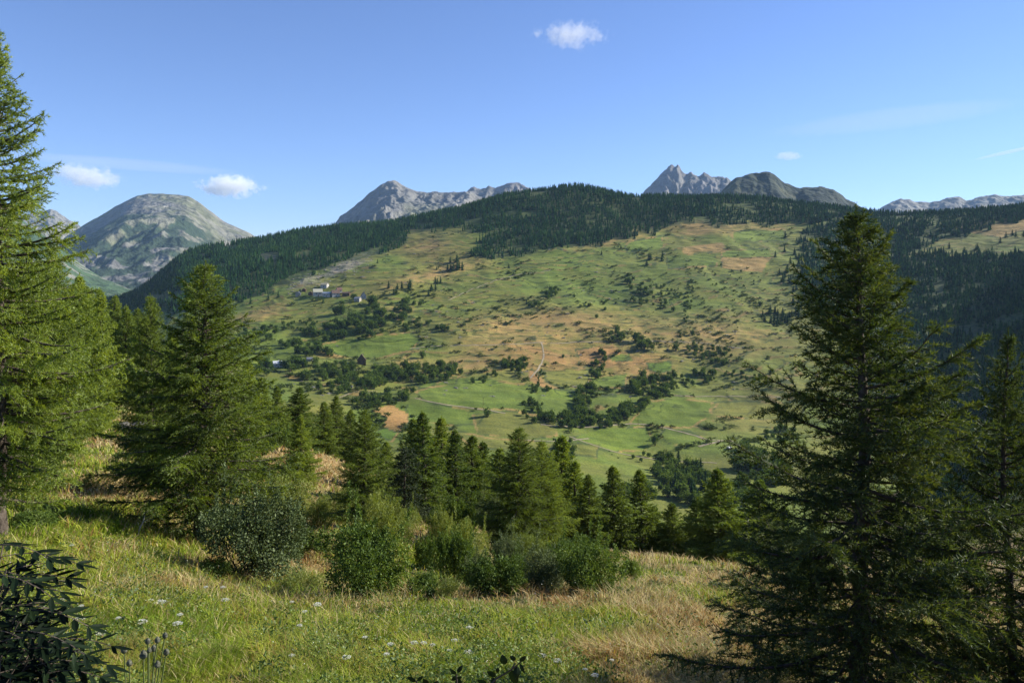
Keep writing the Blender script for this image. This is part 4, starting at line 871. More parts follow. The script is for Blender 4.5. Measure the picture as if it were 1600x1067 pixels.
PN = larch_meshes(31, 10, 2.6, 70, .26, .06, 50, low=.10, twig=.5, droop=.02, mat=M_spruce, power=.45, tw_gap=.22, rise=.6)
tree('larch_tree', 'larch', A1, -4, 38, 20, 'tallest larch, rising from the left edge of the picture to the sky', .85, rz=.3)
tree('larch_tree', 'larch', A2, 308, 412, 28, 'broad sunlit larch behind the grey green bush', 1.12, rz=1.0)
tree('larch_tree', 'larch', A3, 1340, 332, 8.3, 'large dark larch filling the right foreground', 1.1, rz=2.1)
tree('larch_tree', 'larch', A4, 1585, 520, 8.6, 'dark larch cut by the right edge of the picture', .72, rz=.4)
tree('larch_tree', 'larch', A4, 1740, 560, 8.2, 'dark larch added unseen beyond the right edge for its shade', .8, rz=4.0)  # extra larch out of frame, added to shade the foreground
tree('larch_tree', 'larch', A2, 238, 462, 34, 'second larch crowding the broad sunlit one on its left', .62, rz=3.3)
tree('larch_tree', 'larch', A1, 40, 372, 33, 'larch close behind the tallest one', .8, rz=4.4)
tree('larch_tree', 'larch', A1, -40, 300, 27, 'larch at the picture edge behind the tallest one', 1.0, rz=2.4)
tree('larch_tree', 'larch', A2, 84, 392, 38, 'larch with its top against the grey dome mountain', .75, rz=5.4)
tree('larch_tree', 'larch', A2, 568, 640, 39, 'slim larch with a bare visible trunk right of the bushes', .95, rz=2.0)
tree('larch_tree', 'larch', A2, 806, 668, 42, 'tall broad larch in the middle of the near row', 1.15, rz=.7)
tree('larch_tree', 'larch', A2, 848, 688, 44, 'larch leaning on the right side of the tall middle one', 1.1, rz=5.0)
ML = [  # u, vtop, Y, template, dark, radius scale, label
 (128, 432, 58, 2, 0, .8, 'larch on the left slope right of the grey mountain view'), (160, 452, 66, 1, 0, .85, 'narrow yellowish larch on the left slope'), (196, 478, 110, 0, 0, .9, 'larch behind the narrow yellowish one'),
 (222, 500, 110, 3, 0, .9, 'distant larch low on the left slope'), (148, 470, 82, 0, 1, .8, 'dark larch between the left slope larches'), (110, 450, 74, 3, 0, 1.2, 'larch deep in the left slope wood'),
 (60, 440, 60, 1, 0, 1.2, 'larch behind the tall left larches'), (270, 520, 70, 2, 0, 1.0, 'larch hidden behind the broad sunlit one'),
 (405, 590, 85, 0, 0, 1.2, 'larch at the right foot of the broad sunlit one'), (434, 603, 92, 1, 1, 1.15, 'dark larch above the pale bank, left one'), (466, 606, 98, 2, 1, 1.3, 'dark broad larch above the pale bank'),
 (505, 628, 104, 0, 0, 1.15, 'larch in the row right of the pale bank'), (524, 618, 118, 3, 0, 1.1, 'taller thin larch behind the row at the pale bank'), (546, 640, 110, 1, 0, 1.1, 'larch seen over the slim larch with bare trunk'),
 (468, 648, 62, 3, 0, 1.15, 'small bright green larch in front of the pale bank'), (386, 560, 60, 1, 0, 1.1, 'larch pressed to the right side of the broad sunlit one'),
 (604, 690, 66, 3, 0, 1.2, 'short larch right of the slim larch'), (662, 643, 60, 1, 1, 1.15, 'tall dark narrow larch left of the middle'), (648, 655, 68, 0, 1, 1.1, 'dark larch behind the tall narrow one'),
 (690, 652, 74, 3, 0, 1.15, 'larch right of the tall dark narrow one'), (714, 672, 70, 1, 1, 1.1, 'dark slender larch in the middle row'), (738, 680, 76, 0, 1, 1.1, 'second dark slender larch in the middle row'),
 (757, 690, 82, 3, 1, 1.1, 'dark larch left of the tall middle one'), (780, 700, 80, 2, 0, 1.1, 'larch half behind the tall middle one'), (876, 682, 72, 3, 0, 1.15, 'larch rising behind the middle pair'),
 (898, 720, 70, 0, 0, 1.1, 'larch between the middle pair and the brow row'), (922, 742, 60, 1, 0, 1.2, 'first larch of the brow row, from the left'), (960, 728, 62, 3, 0, 1.25, 'tallest larch of the brow row'),
 (1003, 734, 64, 1, 0, 1.25, 'third larch of the brow row, from the left'), (1022, 790, 74, 0, 1, 1.1, 'short dark larch between the brow larches'), (1052, 785, 62, 0, 1, 1.25, 'dark larch right of the brow row'),
 (1086, 778, 64, 3, 1, 1.3, 'pointed dark larch behind the dry meadow brow'), (1126, 733, 60, 2, 1, 1.15, 'tall dark larch left of the right foreground larch'), (1182, 750, 62, 2, 1, 1.25, 'broad dark larch partly behind the right foreground larch'),
 (1155, 800, 70, 1, 1, 1.2, 'short dark larch between two taller ones at the brow'), (1226, 790, 64, 3, 1, 1.2, 'dark larch directly behind the right foreground larch boughs'),
 (1275, 800, 62, 0, 1, 1.2, 'dark larch seen through the right foreground larch'), (1420, 850, 56, 1, 1, 1.2, 'dark larch seen right of the foreground larch trunk'), (1470, 830, 60, 2, 1, 1.2, 'dark larch low between the two right foreground larches'),
]
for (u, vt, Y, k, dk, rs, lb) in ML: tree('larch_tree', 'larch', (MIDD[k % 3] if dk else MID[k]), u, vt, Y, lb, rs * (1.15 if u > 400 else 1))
tree('pine_tree', 'pine', PN, 632, 700, 54, 'dark bushy pine between the slim larch and the dark narrow one', 1.0)
# wood on the left slope behind
i = 0
for u in range(-140, 240, 21):
    for Y, vt in ((120, 455), (150, 470), (200, 450)):
        rw = {120: 'nearest', 150: 'middle', 200: 'farthest'}[Y]; pt_ = 'cut by the picture edge' if u < 0 else ('behind the tall larches' if u < 110 else 'towards the valley')
        i += 1; uu = u + rng.normal() * 8
        if uu > 235: continue
        x = (uu - CX) / F * Y; vg = HV - F * float(H(x, Y)) / Y
        tree('larch_tree', 'larch', MID[i % 4], uu, max(vt + rng.normal() * 10 + max(0, uu - 120) * .35, vg - 110), Y, f'larch in the {rw} row of the far left slope wood, {pt_}', 1.25, f'larches of the left slope wood, {rw} row, {pt_}')

# ------------------------------------------------------------------ bushes of the near meadow
M_b_grey = mat_leaf('grey_green_leaves', [(.040, .062, .022), (.080, .112, .042), (.135, .175, .075), (.24, .29, .16)], trans=.2, scale=1.5, gloss=.012, rough=.5)
M_b_green = mat_leaf('bush_leaves', [(.034, .066, .012), (.075, .128, .020), (.125, .190, .030), (.19, .25, .05)], trans=.3, scale=1.5, gloss=.02)
M_b_feather = mat_leaf('willow_leaves', [(.090, .130, .020), (.150, .200, .028), (.21, .25, .040), (.28, .31, .06)], trans=.35, scale=1.5)
M_b_dark = mat_leaf('dark_bush_leaves', [(.012, .026, .008), (.026, .046, .012), (.05, .075, .02), (.08, .10, .03)], trans=.25, scale=1.5)
BM = {'g': bush_mesh(501, 26000, .040, .55, M_b_grey, lumps=26, inner=.62, stems=18), 'n': bush_mesh(502, 22000, .042, .6, M_b_green, lumps=22, inner=.55, stems=22),
      'n2': bush_mesh(503, 16000, .050, .6, M_b_green, lumps=14, inner=.5, stems=26), 'f': bush_mesh(504, 26000, .045, .30, M_b_feather, lumps=22, inner=.4, up=.5, stems=20),
      'f2': bush_mesh(505, 14000, .055, .30, M_b_feather, lumps=13, inner=.25, up=.5, stems=16), 'd': bush_mesh(506, 9000, .07, .5, M_b_dark, lumps=14, inner=.4, stems=20), 't': bush_mesh(507, 2500, .07, .5, M_b_grey, lumps=12, inner=.2, stems=46, stem_r=.010)}
BU = [  # centre u, foot v, Y, width px, height px, mesh, label
 (395, 905, 23, 195, 142, 'g', 'big round grey green bush in front of the broad larch'), (562, 945, 20, 165, 135, 'n', 'big green bush right of the grey green one'),
 (668, 872, 31, 50, 40, 'n2', 'small green bush right of the big green one'),
 (770, 942, 20.5, 104, 80, 'n2', 'green bush with dry grey twigs at its left foot'), (712, 892, 25, 70, 66, 'n2', 'round green bush left of the one with dry twigs'), (725, 852, 32, 84, 44, 'f', 'pale feathery shrub above the round green bush'),
 (628, 826, 38, 70, 42, 'f', 'pale feathery shrub behind the big green bush'), (590, 830, 33, 90, 60, 'f2', 'pale yellow green shrub below the slim larch'), (850, 922, 21.5, 90, 72, 'g', 'grey green bush in the middle of the bush row'),
 (925, 932, 20.6, 125, 88, 'n', 'bright green rounded bush at the right end of the bush row'), (505, 815, 40, 84, 42, 'f', 'feathery light shrub above the big bushes'), (440, 800, 42, 110, 60, 'f2', 'light green shrub at the foot of the small bright larch'),
 (545, 800, 44, 70, 46, 'f', 'light shrub left of the slim larch trunk'), (712, 812, 46, 64, 40, 'n2', 'small green bush below the dark slender larches'), (768, 815, 46, 56, 46, 'g', 'greyish bush left of the tall middle larch'),
 (690, 835, 38, 50, 40, 'f2', 'small feathery shrub on the dry patch'), (1130, 950, 24, 88, 36, 'd', 'low spreading dark green bush on the dry meadow'), (1108, 992, 17, 78, 24, 'f2', 'low yellow green bush in front of the dark spreading one'),
 (1250, 940, 29, 70, 44, 'n2', 'green bush left of the right foreground larch trunk'), (1018, 935, 24, 46, 32, 't', 'thin twiggy bush on the dry meadow'), (1083, 897, 36, 20, 14, 'n2', 'tiny bush on the meadow brow'),
 (1043, 962, 20, 44, 22, 'f2', 'small grassy green clump on the dry meadow'), (470, 780, 52, 60, 30, 't', 'bare grey twiggy scrub below the pale bank'), (812, 958, 18.6, 50, 26, 't', 'low grey twigs at the foot of the bush row'),
 (40, 835, 22, 110, 36, 'n2', 'low green bush under the tallest larch'), (135, 775, 34, 50, 26, 'f2', 'light shrub on the left slope'), (5, 880, 17, 80, 34, 'd', 'dark low bush at the left edge of the meadow'),
 (610, 985, 17, 60, 26, 'n2', 'leafy low clump in front of the big green bush'), (1330, 985, 24, 80, 30, 'n2', 'green clump behind the right foreground larch trunk'), (985, 905, 26, 40, 34, 'n2', 'small green bush at the end of the bush row'),
 (470, 932, 21.5, 84, 38, 'f2', 'low pale clump at the right foot of the grey green bush'), (668, 928, 20.5, 84, 34, 'n2', 'low green clump between the big green bush and the bush row'),
 (806, 918, 22.5, 70, 54, 'n', 'round green bush left of the grey one in the bush row'), (703, 935, 19.8, 64, 32, 'f2', 'yellowish low clump before the bush row'),
 (885, 905, 25, 90, 62, 'n', 'green bush hidden behind the bright rounded one'), (962, 946, 19.6, 74, 30, 'n2', 'low clump right under the bright rounded bush'), (822, 872, 33, 70, 44, 'f', 'pale shrub below the tall middle larch'), (332, 905, 22, 64, 36, 'n2', 'low green clump left under the grey green bush'),
 (690, 862, 29, 60, 36, 'n2', 'low green shrub above the round green bush'), (745, 905, 23, 60, 44, 'g', 'small greyish bush between the round green one and the twiggy one'), (475, 862, 30, 80, 40, 'n2', 'green shrub rising behind the grey green bush'), (585, 858, 30, 60, 30, 'f2', 'pale clump up the slope behind the big green bush'),
 (905, 872, 40, 70, 40, 'n2', 'small green shrub below the brow larches'), (455, 760, 66, 70, 46, 'n2', 'green shrub beside the pale bank'), (560, 770, 60, 60, 34, 'f', 'light shrub right of the pale bank'),
 (430, 730, 80, 60, 70, 'n2', 'round green bush below the dark larches'), (795, 880, 30, 60, 50, 'g', 'grey bush under the tall middle larch'), (880, 880, 34, 70, 40, 'n2', 'green bush behind the bush row'),
]
for k, (u, v, Y, w, h, kd, lb) in enumerate(BU):
    x = (u - CX) / F * Y; zg = float(H(x, Y)); hh = max(.2, (HV - (v - h)) / F * Y - zg + .1); ww = w / F * Y / 2
    e = empty('bush', (x, Y, zg - .1), k * 1.3); e.scale = (ww * 1.05, ww * 1.05, hh * 1.05); tag(e, lb, 'bush')
    if BM[kd][0]: obj('stems', BM[kd][0], e)
    obj('foliage', BM[kd][1], e)

# ------------------------------------------------------------------ meadow grass, herbs
M_grass = mat_rough('grass_blades', None, None, scale=3, attr=True, vary=.25, rough=.7, trans=.35, det=2)
def vground_rows(u, n, v0, v1, ymin=4.5, ymax=62.):
    v = v0 + (v1 - v0) * rng.random(n); return ground_at(u, v, ymin, ymax)
def blades(n, ub, vb, ymax, hbase, hvar, wpx, name, label, pale=0., ymin=4.2, clump=True):
    u = ub[0] + (ub[1] - ub[0]) * rng.random(n); v = vb[0] + (vb[1] - vb[0]) * rng.random(n) ** .9
    xs = []; step = 60000
    for a in range(0, n, step):
        x_, y_, z_ = ground_at2(u[a:a + step], v[a:a + step], ymin, ymax); xs.append((x_, y_))
    x = np.concatenate([q[0] for q in xs]); y = np.concatenate([q[1] for q in xs])
    ok = (y < ymax * .985) & (y > ymin * 1.01); x = x[ok]; y = y[ok]; n = len(x)
    y = y * (1 + .012 * rng.normal(size=n)); x = x + .02 * y * .1 * rng.normal(size=n)
    cl = fbm(x / .45, y / .7, 120, 3); x = x + (vnoise(x / .3, y / .3, 9) - .5) * .25; z = H(x, y)
    dry = meadow_dry(x, y); isdry = rng.random(n) < (dry * .78 + .14)
    tall = fbm(x / 1.6, y / 2.2, 131, 3)
    h = (hbase + hvar * rng.random(n)) * (.45 + 1.15 * sstep(.36, .64, cl * .5 + tall * .5) ** 1.2) * np.where(isdry, 1.15, 1) * np.interp(y, [4, 8, 30, 60], [.75, 1, 1.15, 1.3])
    h = np.minimum(h, np.interp(y, [4, 9, 14], [.16, .24, .6]))
    a = rng.random(n) * 6.283; wind = (fbm(x / 1.3, y / 1.3, 140, 2) - .5) * 3; bx = np.cos(a) * .75 + wind * .30; by = np.sin(a) * .75 - .1
    wd = np.maximum(.0035, y / F * wpx * (.6 + .7 * rng.random(n))); pa = rng.random(n) * 6.283
    W = np.stack([np.cos(pa), np.sin(pa), 0 * pa], 1) * (wd / 2)[:, None]
    B = np.stack([x, y, z - .03], 1); Mi = B + np.stack([bx * h * .25, by * h * .25, h * .62], 1); T = B + np.stack([bx * h * .85, by * h * .85, h * (.97 - .12 * np.abs(wind))], 1)
    V = np.stack([B - W, B + W, Mi + W * .8, Mi - W * .8, T], 1).reshape(-1, 3); I = np.arange(n)[:, None] * 5
    g1 = np.array([(.115, .170, .012), (.175, .225, .018), (.25, .275, .032), (.135, .175, .032)]); s1 = np.array([(.34, .26, .11), (.45, .37, .19), (.27, .16, .055), (.38, .30, .14)])
    zone = fbm(x / .9, y / 1.4, 150, 3); gi = np.clip((zone * 5 - .6 + rng.normal(size=n) * .55).astype(int), 0, 3); c = np.where(isdry[:, None], s1[gi], g1[gi] * 1.12) * (1.02 + .5 * rng.random((n, 1)))
    o = obj(name, mesh_np(name, V, [I + np.array([[0, 1, 2, 3]]), I + np.array([[3, 2, 4]])], [M_grass], col=np.repeat(c, 5, 0)))
    return tag(o, label, 'grass', kind='stuff')
def ground_at2(u, v, ymin, ymax):
    ys = np.geomspace(ymin, ymax, 110); s = (u - CX) / F; X_ = s[:, None] * ys[None]; Y_ = np.broadcast_to(ys, X_.shape)
    vt = HV - F * Hbase(X_, Y_) / Y_; hit = vt <= v[:, None]; k = np.where(hit.any(1), hit.argmax(1), len(ys) - 1); k0 = np.maximum(k - 1, 0); r_ = np.arange(len(u))
    t = np.where((k > 0) & hit.any(1), (vt[r_, k0] - v) / np.maximum(vt[r_, k0] - vt[r_, k], 1e-3), 0); y = ys[k0] + (ys[k] - ys[k0]) * np.clip(t, 0, 1)
    return s * y, y, None
blades(420000, (-60, 1660), (840, 1130), 50, .08, .20, 1.2, 'meadow_grass', 'long green and straw coloured meadow grass in the foreground')
blades(90000, (-60, 760), (640, 880), 120, .12, .24, 1.7, 'slope_grass', 'dry and green grass on the left slope', ymin=18)
# broad leaved herbs between the grass
n = 130000; u = -60 + 1720 * rng.random(n); v = 860 + 260 * rng.random(n); x, y, _ = ground_at2(u, v, 4.2, 45); hb = fbm(x / .8, y / 1.1, 170, 3) - .25 * meadow_dry(x, y); m = (hb > .46) & (y < 44) & (y > 4.3)
x = x[m]; y = y[m]; n = len(x); z = H(x, y) + .05 + .30 * rng.random(n) * sstep(.48, .62, hb[m]); ln = np.maximum(.035, y / F * 2.6) * (.7 + .8 * rng.random(n))
D = unit(np.stack([rng.normal(size=n), rng.normal(size=n), .3 + .4 * rng.random(n)], 1)); V, Fc = rhomb(np.stack([x, y, z], 1), D, ln, ln * .5, rng, unit(rng.normal(size=(n, 3)) * .6 + np.array([0, 0, 1.])))
M_herb = mat_leaf('herb_leaves', [(.055, .110, .014), (.115, .175, .018), (.170, .225, .026), (.24, .27, .045)], trans=.35, scale=1.2)
tag(obj('meadow_herbs', mesh_np('herb_mesh', V, [Fc], [M_herb])), 'low broad leaved herbs among the meadow grass', 'herbs', kind='stuff')
# taller leafy weeds standing out of the grass
n = 80000; u = -60 + 1400 * rng.random(n); v = 850 + 270 * rng.random(n); x, y, _ = ground_at2(u, v, 4.2, 45); hb = vnoise(x / .55, y / .75, 190) * .6 + fbm(x / 3, y / 4, 193, 2) * .4; m = (hb > .61) & (y < 44) & (y > 6); x = x[m]; y = y[m]; n = len(x)
z = H(x, y) + .50 * rng.random(n) ** .7 * sstep(.61, .75, hb[m]) + .03; ln = np.maximum(.05, y / F * 2.8) * (.7 + .8 * rng.random(n)); D = unit(np.stack([rng.normal(size=n), rng.normal(size=n), .5 + .6 * rng.random(n)], 1)); V, Fc = rhomb(np.stack([x, y, z], 1), D, ln, ln * .38, rng)
M_weed = mat_leaf('weed_leaves', [(.030, .062, .012), (.060, .110, .018), (.100, .160, .028), (.20, .20, .06)], trans=.35, scale=1.6)
tag(obj('tall_weeds', mesh_np('weed_mesh', V, [Fc], [M_weed])), 'darker leafy weed clumps standing out of the meadow', 'weeds', kind='stuff')
# tiny blossoms and seed heads, uncountable
n = 2600; u = -40 + 1500 * rng.random(n); v = 880 + 230 * rng.random(n); x, y, _ = ground_at2(u, v, 4.4, 40); m = (fbm(x / 1.5, y / 2, 180, 3) > .52) & (y < 39); x = x[m]; y = y[m]; n = len(x)
z = H(x, y) + .22 + .3 * rng.random(n); ln = np.maximum(.014, y / F * 1.5); D = unit(rng.normal(size=(n, 3)) + np.array([0, 0, .6])); V, Fc = rhomb(np.stack([x, y, z], 1), D, ln, ln * .9, rng)
cs = np.array([(.75, .75, .68), (.72, .52, .05), (.45, .28, .10), (.70, .68, .55), (.30, .24, .50)])[rng.choice(5, n, p=[.25, .25, .25, .2, .05])]
tag(obj('small_blossoms', mesh_np('blossom_mesh', V, [Fc], [M_grass], col=np.repeat(cs, 4, 0))), 'tiny white and yellow blossoms sprinkled through the meadow', 'flowers', kind='stuff')

# ------------------------------------------------------------------ single flowers
M_umb = mat_rough('umbel_white', (.62, .64, .55), (.80, .80, .72), scale=60, trans=.3); M_stem = mat_rough('stem_green', (.07, .10, .03), (.14, .16, .06), scale=20); M_yel = mat_rough('yellow_petals', (.70, .52, .02), (.85, .68, .06), scale=40, trans=.3)
def umbel_mesh(seed):
    r = np.random.default_rng(seed); n = 150; a = r.random(n) * 6.283; q = np.sqrt(r.random(n)); P = np.stack([np.cos(a) * q, np.sin(a) * q, .34 * (1 - q ** 2) - .05 + .05 * r.normal(size=n)], 1) * .5
    D = unit(np.stack([r.normal(size=n), r.normal(size=n), .3 + 0 * a], 1)); V, Fc = rhomb(P, D, np.full(n, .13), np.full(n, .11), r, unit(r.normal(size=(n, 3)) * .3 + np.array([0, 0, 1.])))
    g = Geo()
    for k in range(9): b = k * .7; g.tube([(0, 0, -.32), (math.cos(b) * .2, math.sin(b) * .2, -.12), (math.cos(b) * .36, math.sin(b) * .36, .0)], [.012, .010, .006], 3)
    return mesh_np('umbel', V, [Fc], [M_umb]), g.build('rays', M_stem)
UMS = [umbel_mesh(600 + k) for k in range(3)]
def stem_mesh(h, r=.006):
    g = Geo(); g.tube([(0.02, 0, -.05), (0, .01, h * .5), (0, 0, h)], [r, r * .8, r * .6], 4); return g.build('stem', M_stem)
UMB = [(112, 852, 7), (101, 935, 12), (124, 967, 16), (158, 989, 16), (222, 971, 16), (277, 974, 15), (251, 941, 18), (236, 937, 9), (127, 946, 8), (281, 960, 10), (352, 937, 12), (496, 944, 13), (468, 977, 10), (456, 940, 7), (476, 955, 8), (570, 995, 8), (456, 1025, 10), (541, 1028, 14), (322, 917, 8), (185, 965, 8), (348, 917, 8),
 (647, 1004, 12), (662, 1004, 10), (676, 1007, 9), (702, 1016, 9), (732, 1019, 14), (610, 1006, 10), (604, 1022, 10), (847, 1024, 12), (871, 1033, 13), (733, 980, 10), (710, 1000, 10), (930, 1058, 12), (914, 1048, 8), (956, 1032, 7), (1210, 1052, 9), (1290, 1050, 10)]
def near_words(u, v):
    col_ = 'left' if u < 200 else ('centre left' if u < 420 else ('centre' if u < 620 else ('centre right' if u < 800 else 'right')))
    return col_
for k, (u, v, w) in enumerate(UMB):
    x, y, z = [a[0] for a in ground_at(u, v + 26, 4.5, 45)]; h = (HV - v) / F * y - z; h = max(h, .2)
    big = 'wide' if w >= 12 else ('small' if w < 9 else 'flat')
    side = ('beside the dark leafy sapling' if u < 135 else 'above the seed head plant' if u < 300 else 'below the grey green bush' if u < 420 else 'below the big green bush' if u < 600 else 'left of the dark leafy shoots' if u < 740 else 'right of the dark leafy shoots' if u < 1000 else 'at the foot of the right larch')
    e = empty('umbel_flower', (x, y, z), k * 1.9); tag(e, f'{big} white umbel flower in the meadow grass {side}', 'flower', 'white umbel flowers in the meadow')
    obj('stem', stem_mesh(h - .02), e); s = w / F * y; m = UMS[k % 3]; a = obj('flower_head', m[0], e, (0, 0, h)); a.scale = (s, s, s); b = obj('rays', m[1], a)
def spike_mesh(seed):
    r = np.random.default_rng(seed); n = 70; t = r.random(n); a = r.random(n) * 6.283; P = np.stack([np.cos(a) * .03, np.sin(a) * .03, t], 1) * [1, 1, 1]
    D = unit(np.stack([np.cos(a), np.sin(a), .5 + 0 * a], 1)); ln = .10 * (1.15 - t); return mesh_np('spike', *[q if i == 0 else [q] for i, q in enumerate(rhomb(P, D, ln, ln * .7, r))], [M_yel])
SPK = [spike_mesh(650 + k) for k in range(2)]
for k, (u, v, h_) in enumerate([(79, 886, 20), (88, 886, 16), (228, 869, 15), (236, 847, 13), (257, 859, 9), (262, 897, 14), (271, 906, 11), (277, 900, 18), (292, 915, 17), (283, 867, 13), (307, 885, 15), (225, 929, 13), (343, 947, 14), (423, 979, 16), (382, 990, 10), (329, 962, 10), (599, 1013, 16), (745, 989, 14), (944, 1026, 12), (957, 1015, 11), (286, 922, 13), (233, 880, 12), (664, 885, 8)]):
    x, y, z = [a[0] for a in ground_at(u, v + h_ * .5 + 14, 4.5, 45)]; zt_ = (HV - v - h_ / 2) / F * y - z; L_ = h_ / F * y
    e = empty('yellow_flower_spike', (x, y, z), k); e.rotation_euler = (rng.normal() * .08, rng.normal() * .12, k)
    side = ('left of the rest, near the dark sapling' if u < 120 else 'in the loose group on the green slope' if u < 345 else 'scattered in the centre of the meadow')
    tag(e, f'{"tall" if h_ > 14 else "short"} yellow flower spike {side}', 'flower', 'yellow flower spikes in the meadow'); obj('stem', stem_mesh(max(.1, zt_)), e); a = obj('blossoms', SPK[k % 2], e, (0, 0, max(.1, zt_))); a.scale = (L_ * .8, L_ * .8, L_)

# seed head plant at the bottom left
M_pod = mat_rough('dry_seed_head', (.05, .055, .04), (.16, .16, .12), scale=60, bump=.5)
x0, y0 = (232 - CX) / F * 5., 5.; z0 = float(H(x0, y0)); e = empty('seed_head_plant', (x0, y0, z0)); tag(e, 'dry plant with dark prickly seed heads at the lower left', 'plant')
for k, (u, v, s) in enumerate([(194, 1015, 9), (202, 1035, 9), (224, 1022, 11), (231, 1001, 8), (240, 1012, 9), (246, 999, 8), (258, 992, 8), (260, 1018, 9), (246, 1037, 9), (233, 1015, 7)]):
    Yk = 5 + .12 * math.sin(k * 2.1); P = np.array([(u - CX) / F * Yk - x0, Yk - y0, (HV - v) / F * Yk - z0]); b = np.array([(.0 if u > 215 else -.13), 0, -.05]); q = np.linspace(0, 1, 7)[:, None]
    C_ = b * (1 - q) ** 1.0 + P * q; C_[:, 0:1] += (b[0] - P[0]) * .35 * np.sin(q * 3.14); g = Geo(); g.tube(C_, .0045, 5); st = obj('stem', g.build('stem', M_stem), e)
    r_ = s / F * 5 / 2; g = Geo(); q2 = np.linspace(0, 1, 7); g.tube(np.stack([0 * q2, 0 * q2, (q2 - .5) * 2.6 * r_], 1) + P, r_ * np.array([.25, .8, 1, 1, .85, .5, .12]), 9)
    r = np.random.default_rng(k); dd = unit(r.normal(size=(40, 3))); V, Fc = tri_blades(P + dd * r_ * .8, unit(dd + [0, 0, .6]), np.full(40, r_ * .7), np.full(40, r_ * .25), r); g.add(V, [Fc]); obj('seed_head', g.build('seed_head', M_pod, True), st)

# dark leafy sapling at the lower left, in the shade
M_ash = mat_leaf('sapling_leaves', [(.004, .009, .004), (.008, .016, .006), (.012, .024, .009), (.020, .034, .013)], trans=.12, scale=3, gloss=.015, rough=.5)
def sapling(name, bx, by, tips, label, seed, leaf=.085, pairs=5):
    r = np.random.default_rng(seed); z0 = float(H(bx, by)); e = empty(name, (bx, by, z0)); tag(e, label, 'sapling'); g = Geo(); LP, LD, LL, LN = [], [], [], []
    for (u, v, Yk) in tips:
        T = np.array([(u - CX) / F * Yk - bx, Yk - by, (HV - v) / F * Yk - z0]); b = np.array([r.normal() * .05, r.normal() * .05, -.05]); q = np.linspace(0, 1, 9)[:, None]
        C_ = b + (T - b) * np.hstack([q ** 1.5, q ** 1.5, q ** .75]); g.tube(C_, .012 * (1 - q[:, 0] * .8), 5)
        for j in range(14):
            qq = .15 + .85 * (j + r.random() * .6) / 14; P0 = np.array([np.interp(qq, q[:, 0], C_[:, k]) for k in range(3)]); a = j * 2.4 + r.random(); d = unit(np.array([math.cos(a) + .7, math.sin(a) * .8 - .25, .45 + .2 * r.normal()]))
            L = .30 * (.7 + .5 * r.random()); s = np.linspace(0, 1, pairs + 1)[1:]; R_ = P0 + d * (L * s)[:, None]; R_[:, 2] -= .35 * L * s ** 2; g.tube(np.vstack([P0, R_]), .0022, 3)
            sd = unit(np.cross(d, [0, 0, 1.]))
            for m_ in range(pairs):
                for sg in (-1, 1):
                    LP.append(R_[m_]); LD.append(unit(d * .75 + sd * sg * .8 + np.array([0, 0, -.25 - .2 * s[m_]]) + r.normal(size=3) * .12)); LL.append(leaf * (.8 + .5 * r.random())); LN.append(unit(np.array([0, 0, 1.]) + r.normal(size=3) * .35))
            LP.append(R_[-1]); LD.append(unit(d + [0, 0, -.5])); LL.append(leaf * 1.2); LN.append(np.array([0, 0, 1.]))
    LP, LD, LL, LN = map(np.array, (LP, LD, LL, LN)); n = len(LP); W = unit(np.cross(LD, LN)) * (LL * .125)[:, None]; E = LD * LL[:, None]; dn = np.cross(LD, W / np.linalg.norm(W, axis=1)[:, None]) * (LL * .03)[:, None]
    V = np.stack([LP, LP + E * .25 + W * .8, LP + E * .55 + W, LP + E * .85 + W * .4, LP + E, LP + E * .85 - W * .4, LP + E * .55 - W, LP + E * .25 - W * .8, LP + E * .5 + dn], 1).reshape(-1, 3)
    I = np.arange(n)[:, None] * 9; Fs = [np.concatenate([I + np.array([[a, (a + 1) % 8, 8]]) for a in range(8)])]
    obj('stem', g.build('stem', M_bark), e); obj('leaves', mesh_np('leaves', V, Fs, [M_ash]), e); return e
sapling('sapling', -2.25, 3.2, [(-20, 835, 3.3), (5, 850, 3.4), (-30, 870, 3.3), (10, 890, 3.25), (35, 930, 3.2), (60, 985, 3.2), (45, 1030, 3.1), (80, 1040, 3.1), (-30, 940, 3.3), (0, 990, 3.0), (20, 1060, 2.95), (-40, 900, 3.5), (-10, 880, 3.1), (50, 1000, 3.0), (90, 1075, 3.0), (30, 970, 3.05), (-15, 960, 3.4), (15, 1010, 3.35), (-35, 1040, 3.2), (60, 1060, 3.3), (20, 880, 3.4), (-10, 1050, 3.5)], 'dark leafy sapling in shade at the lower left corner', 5)
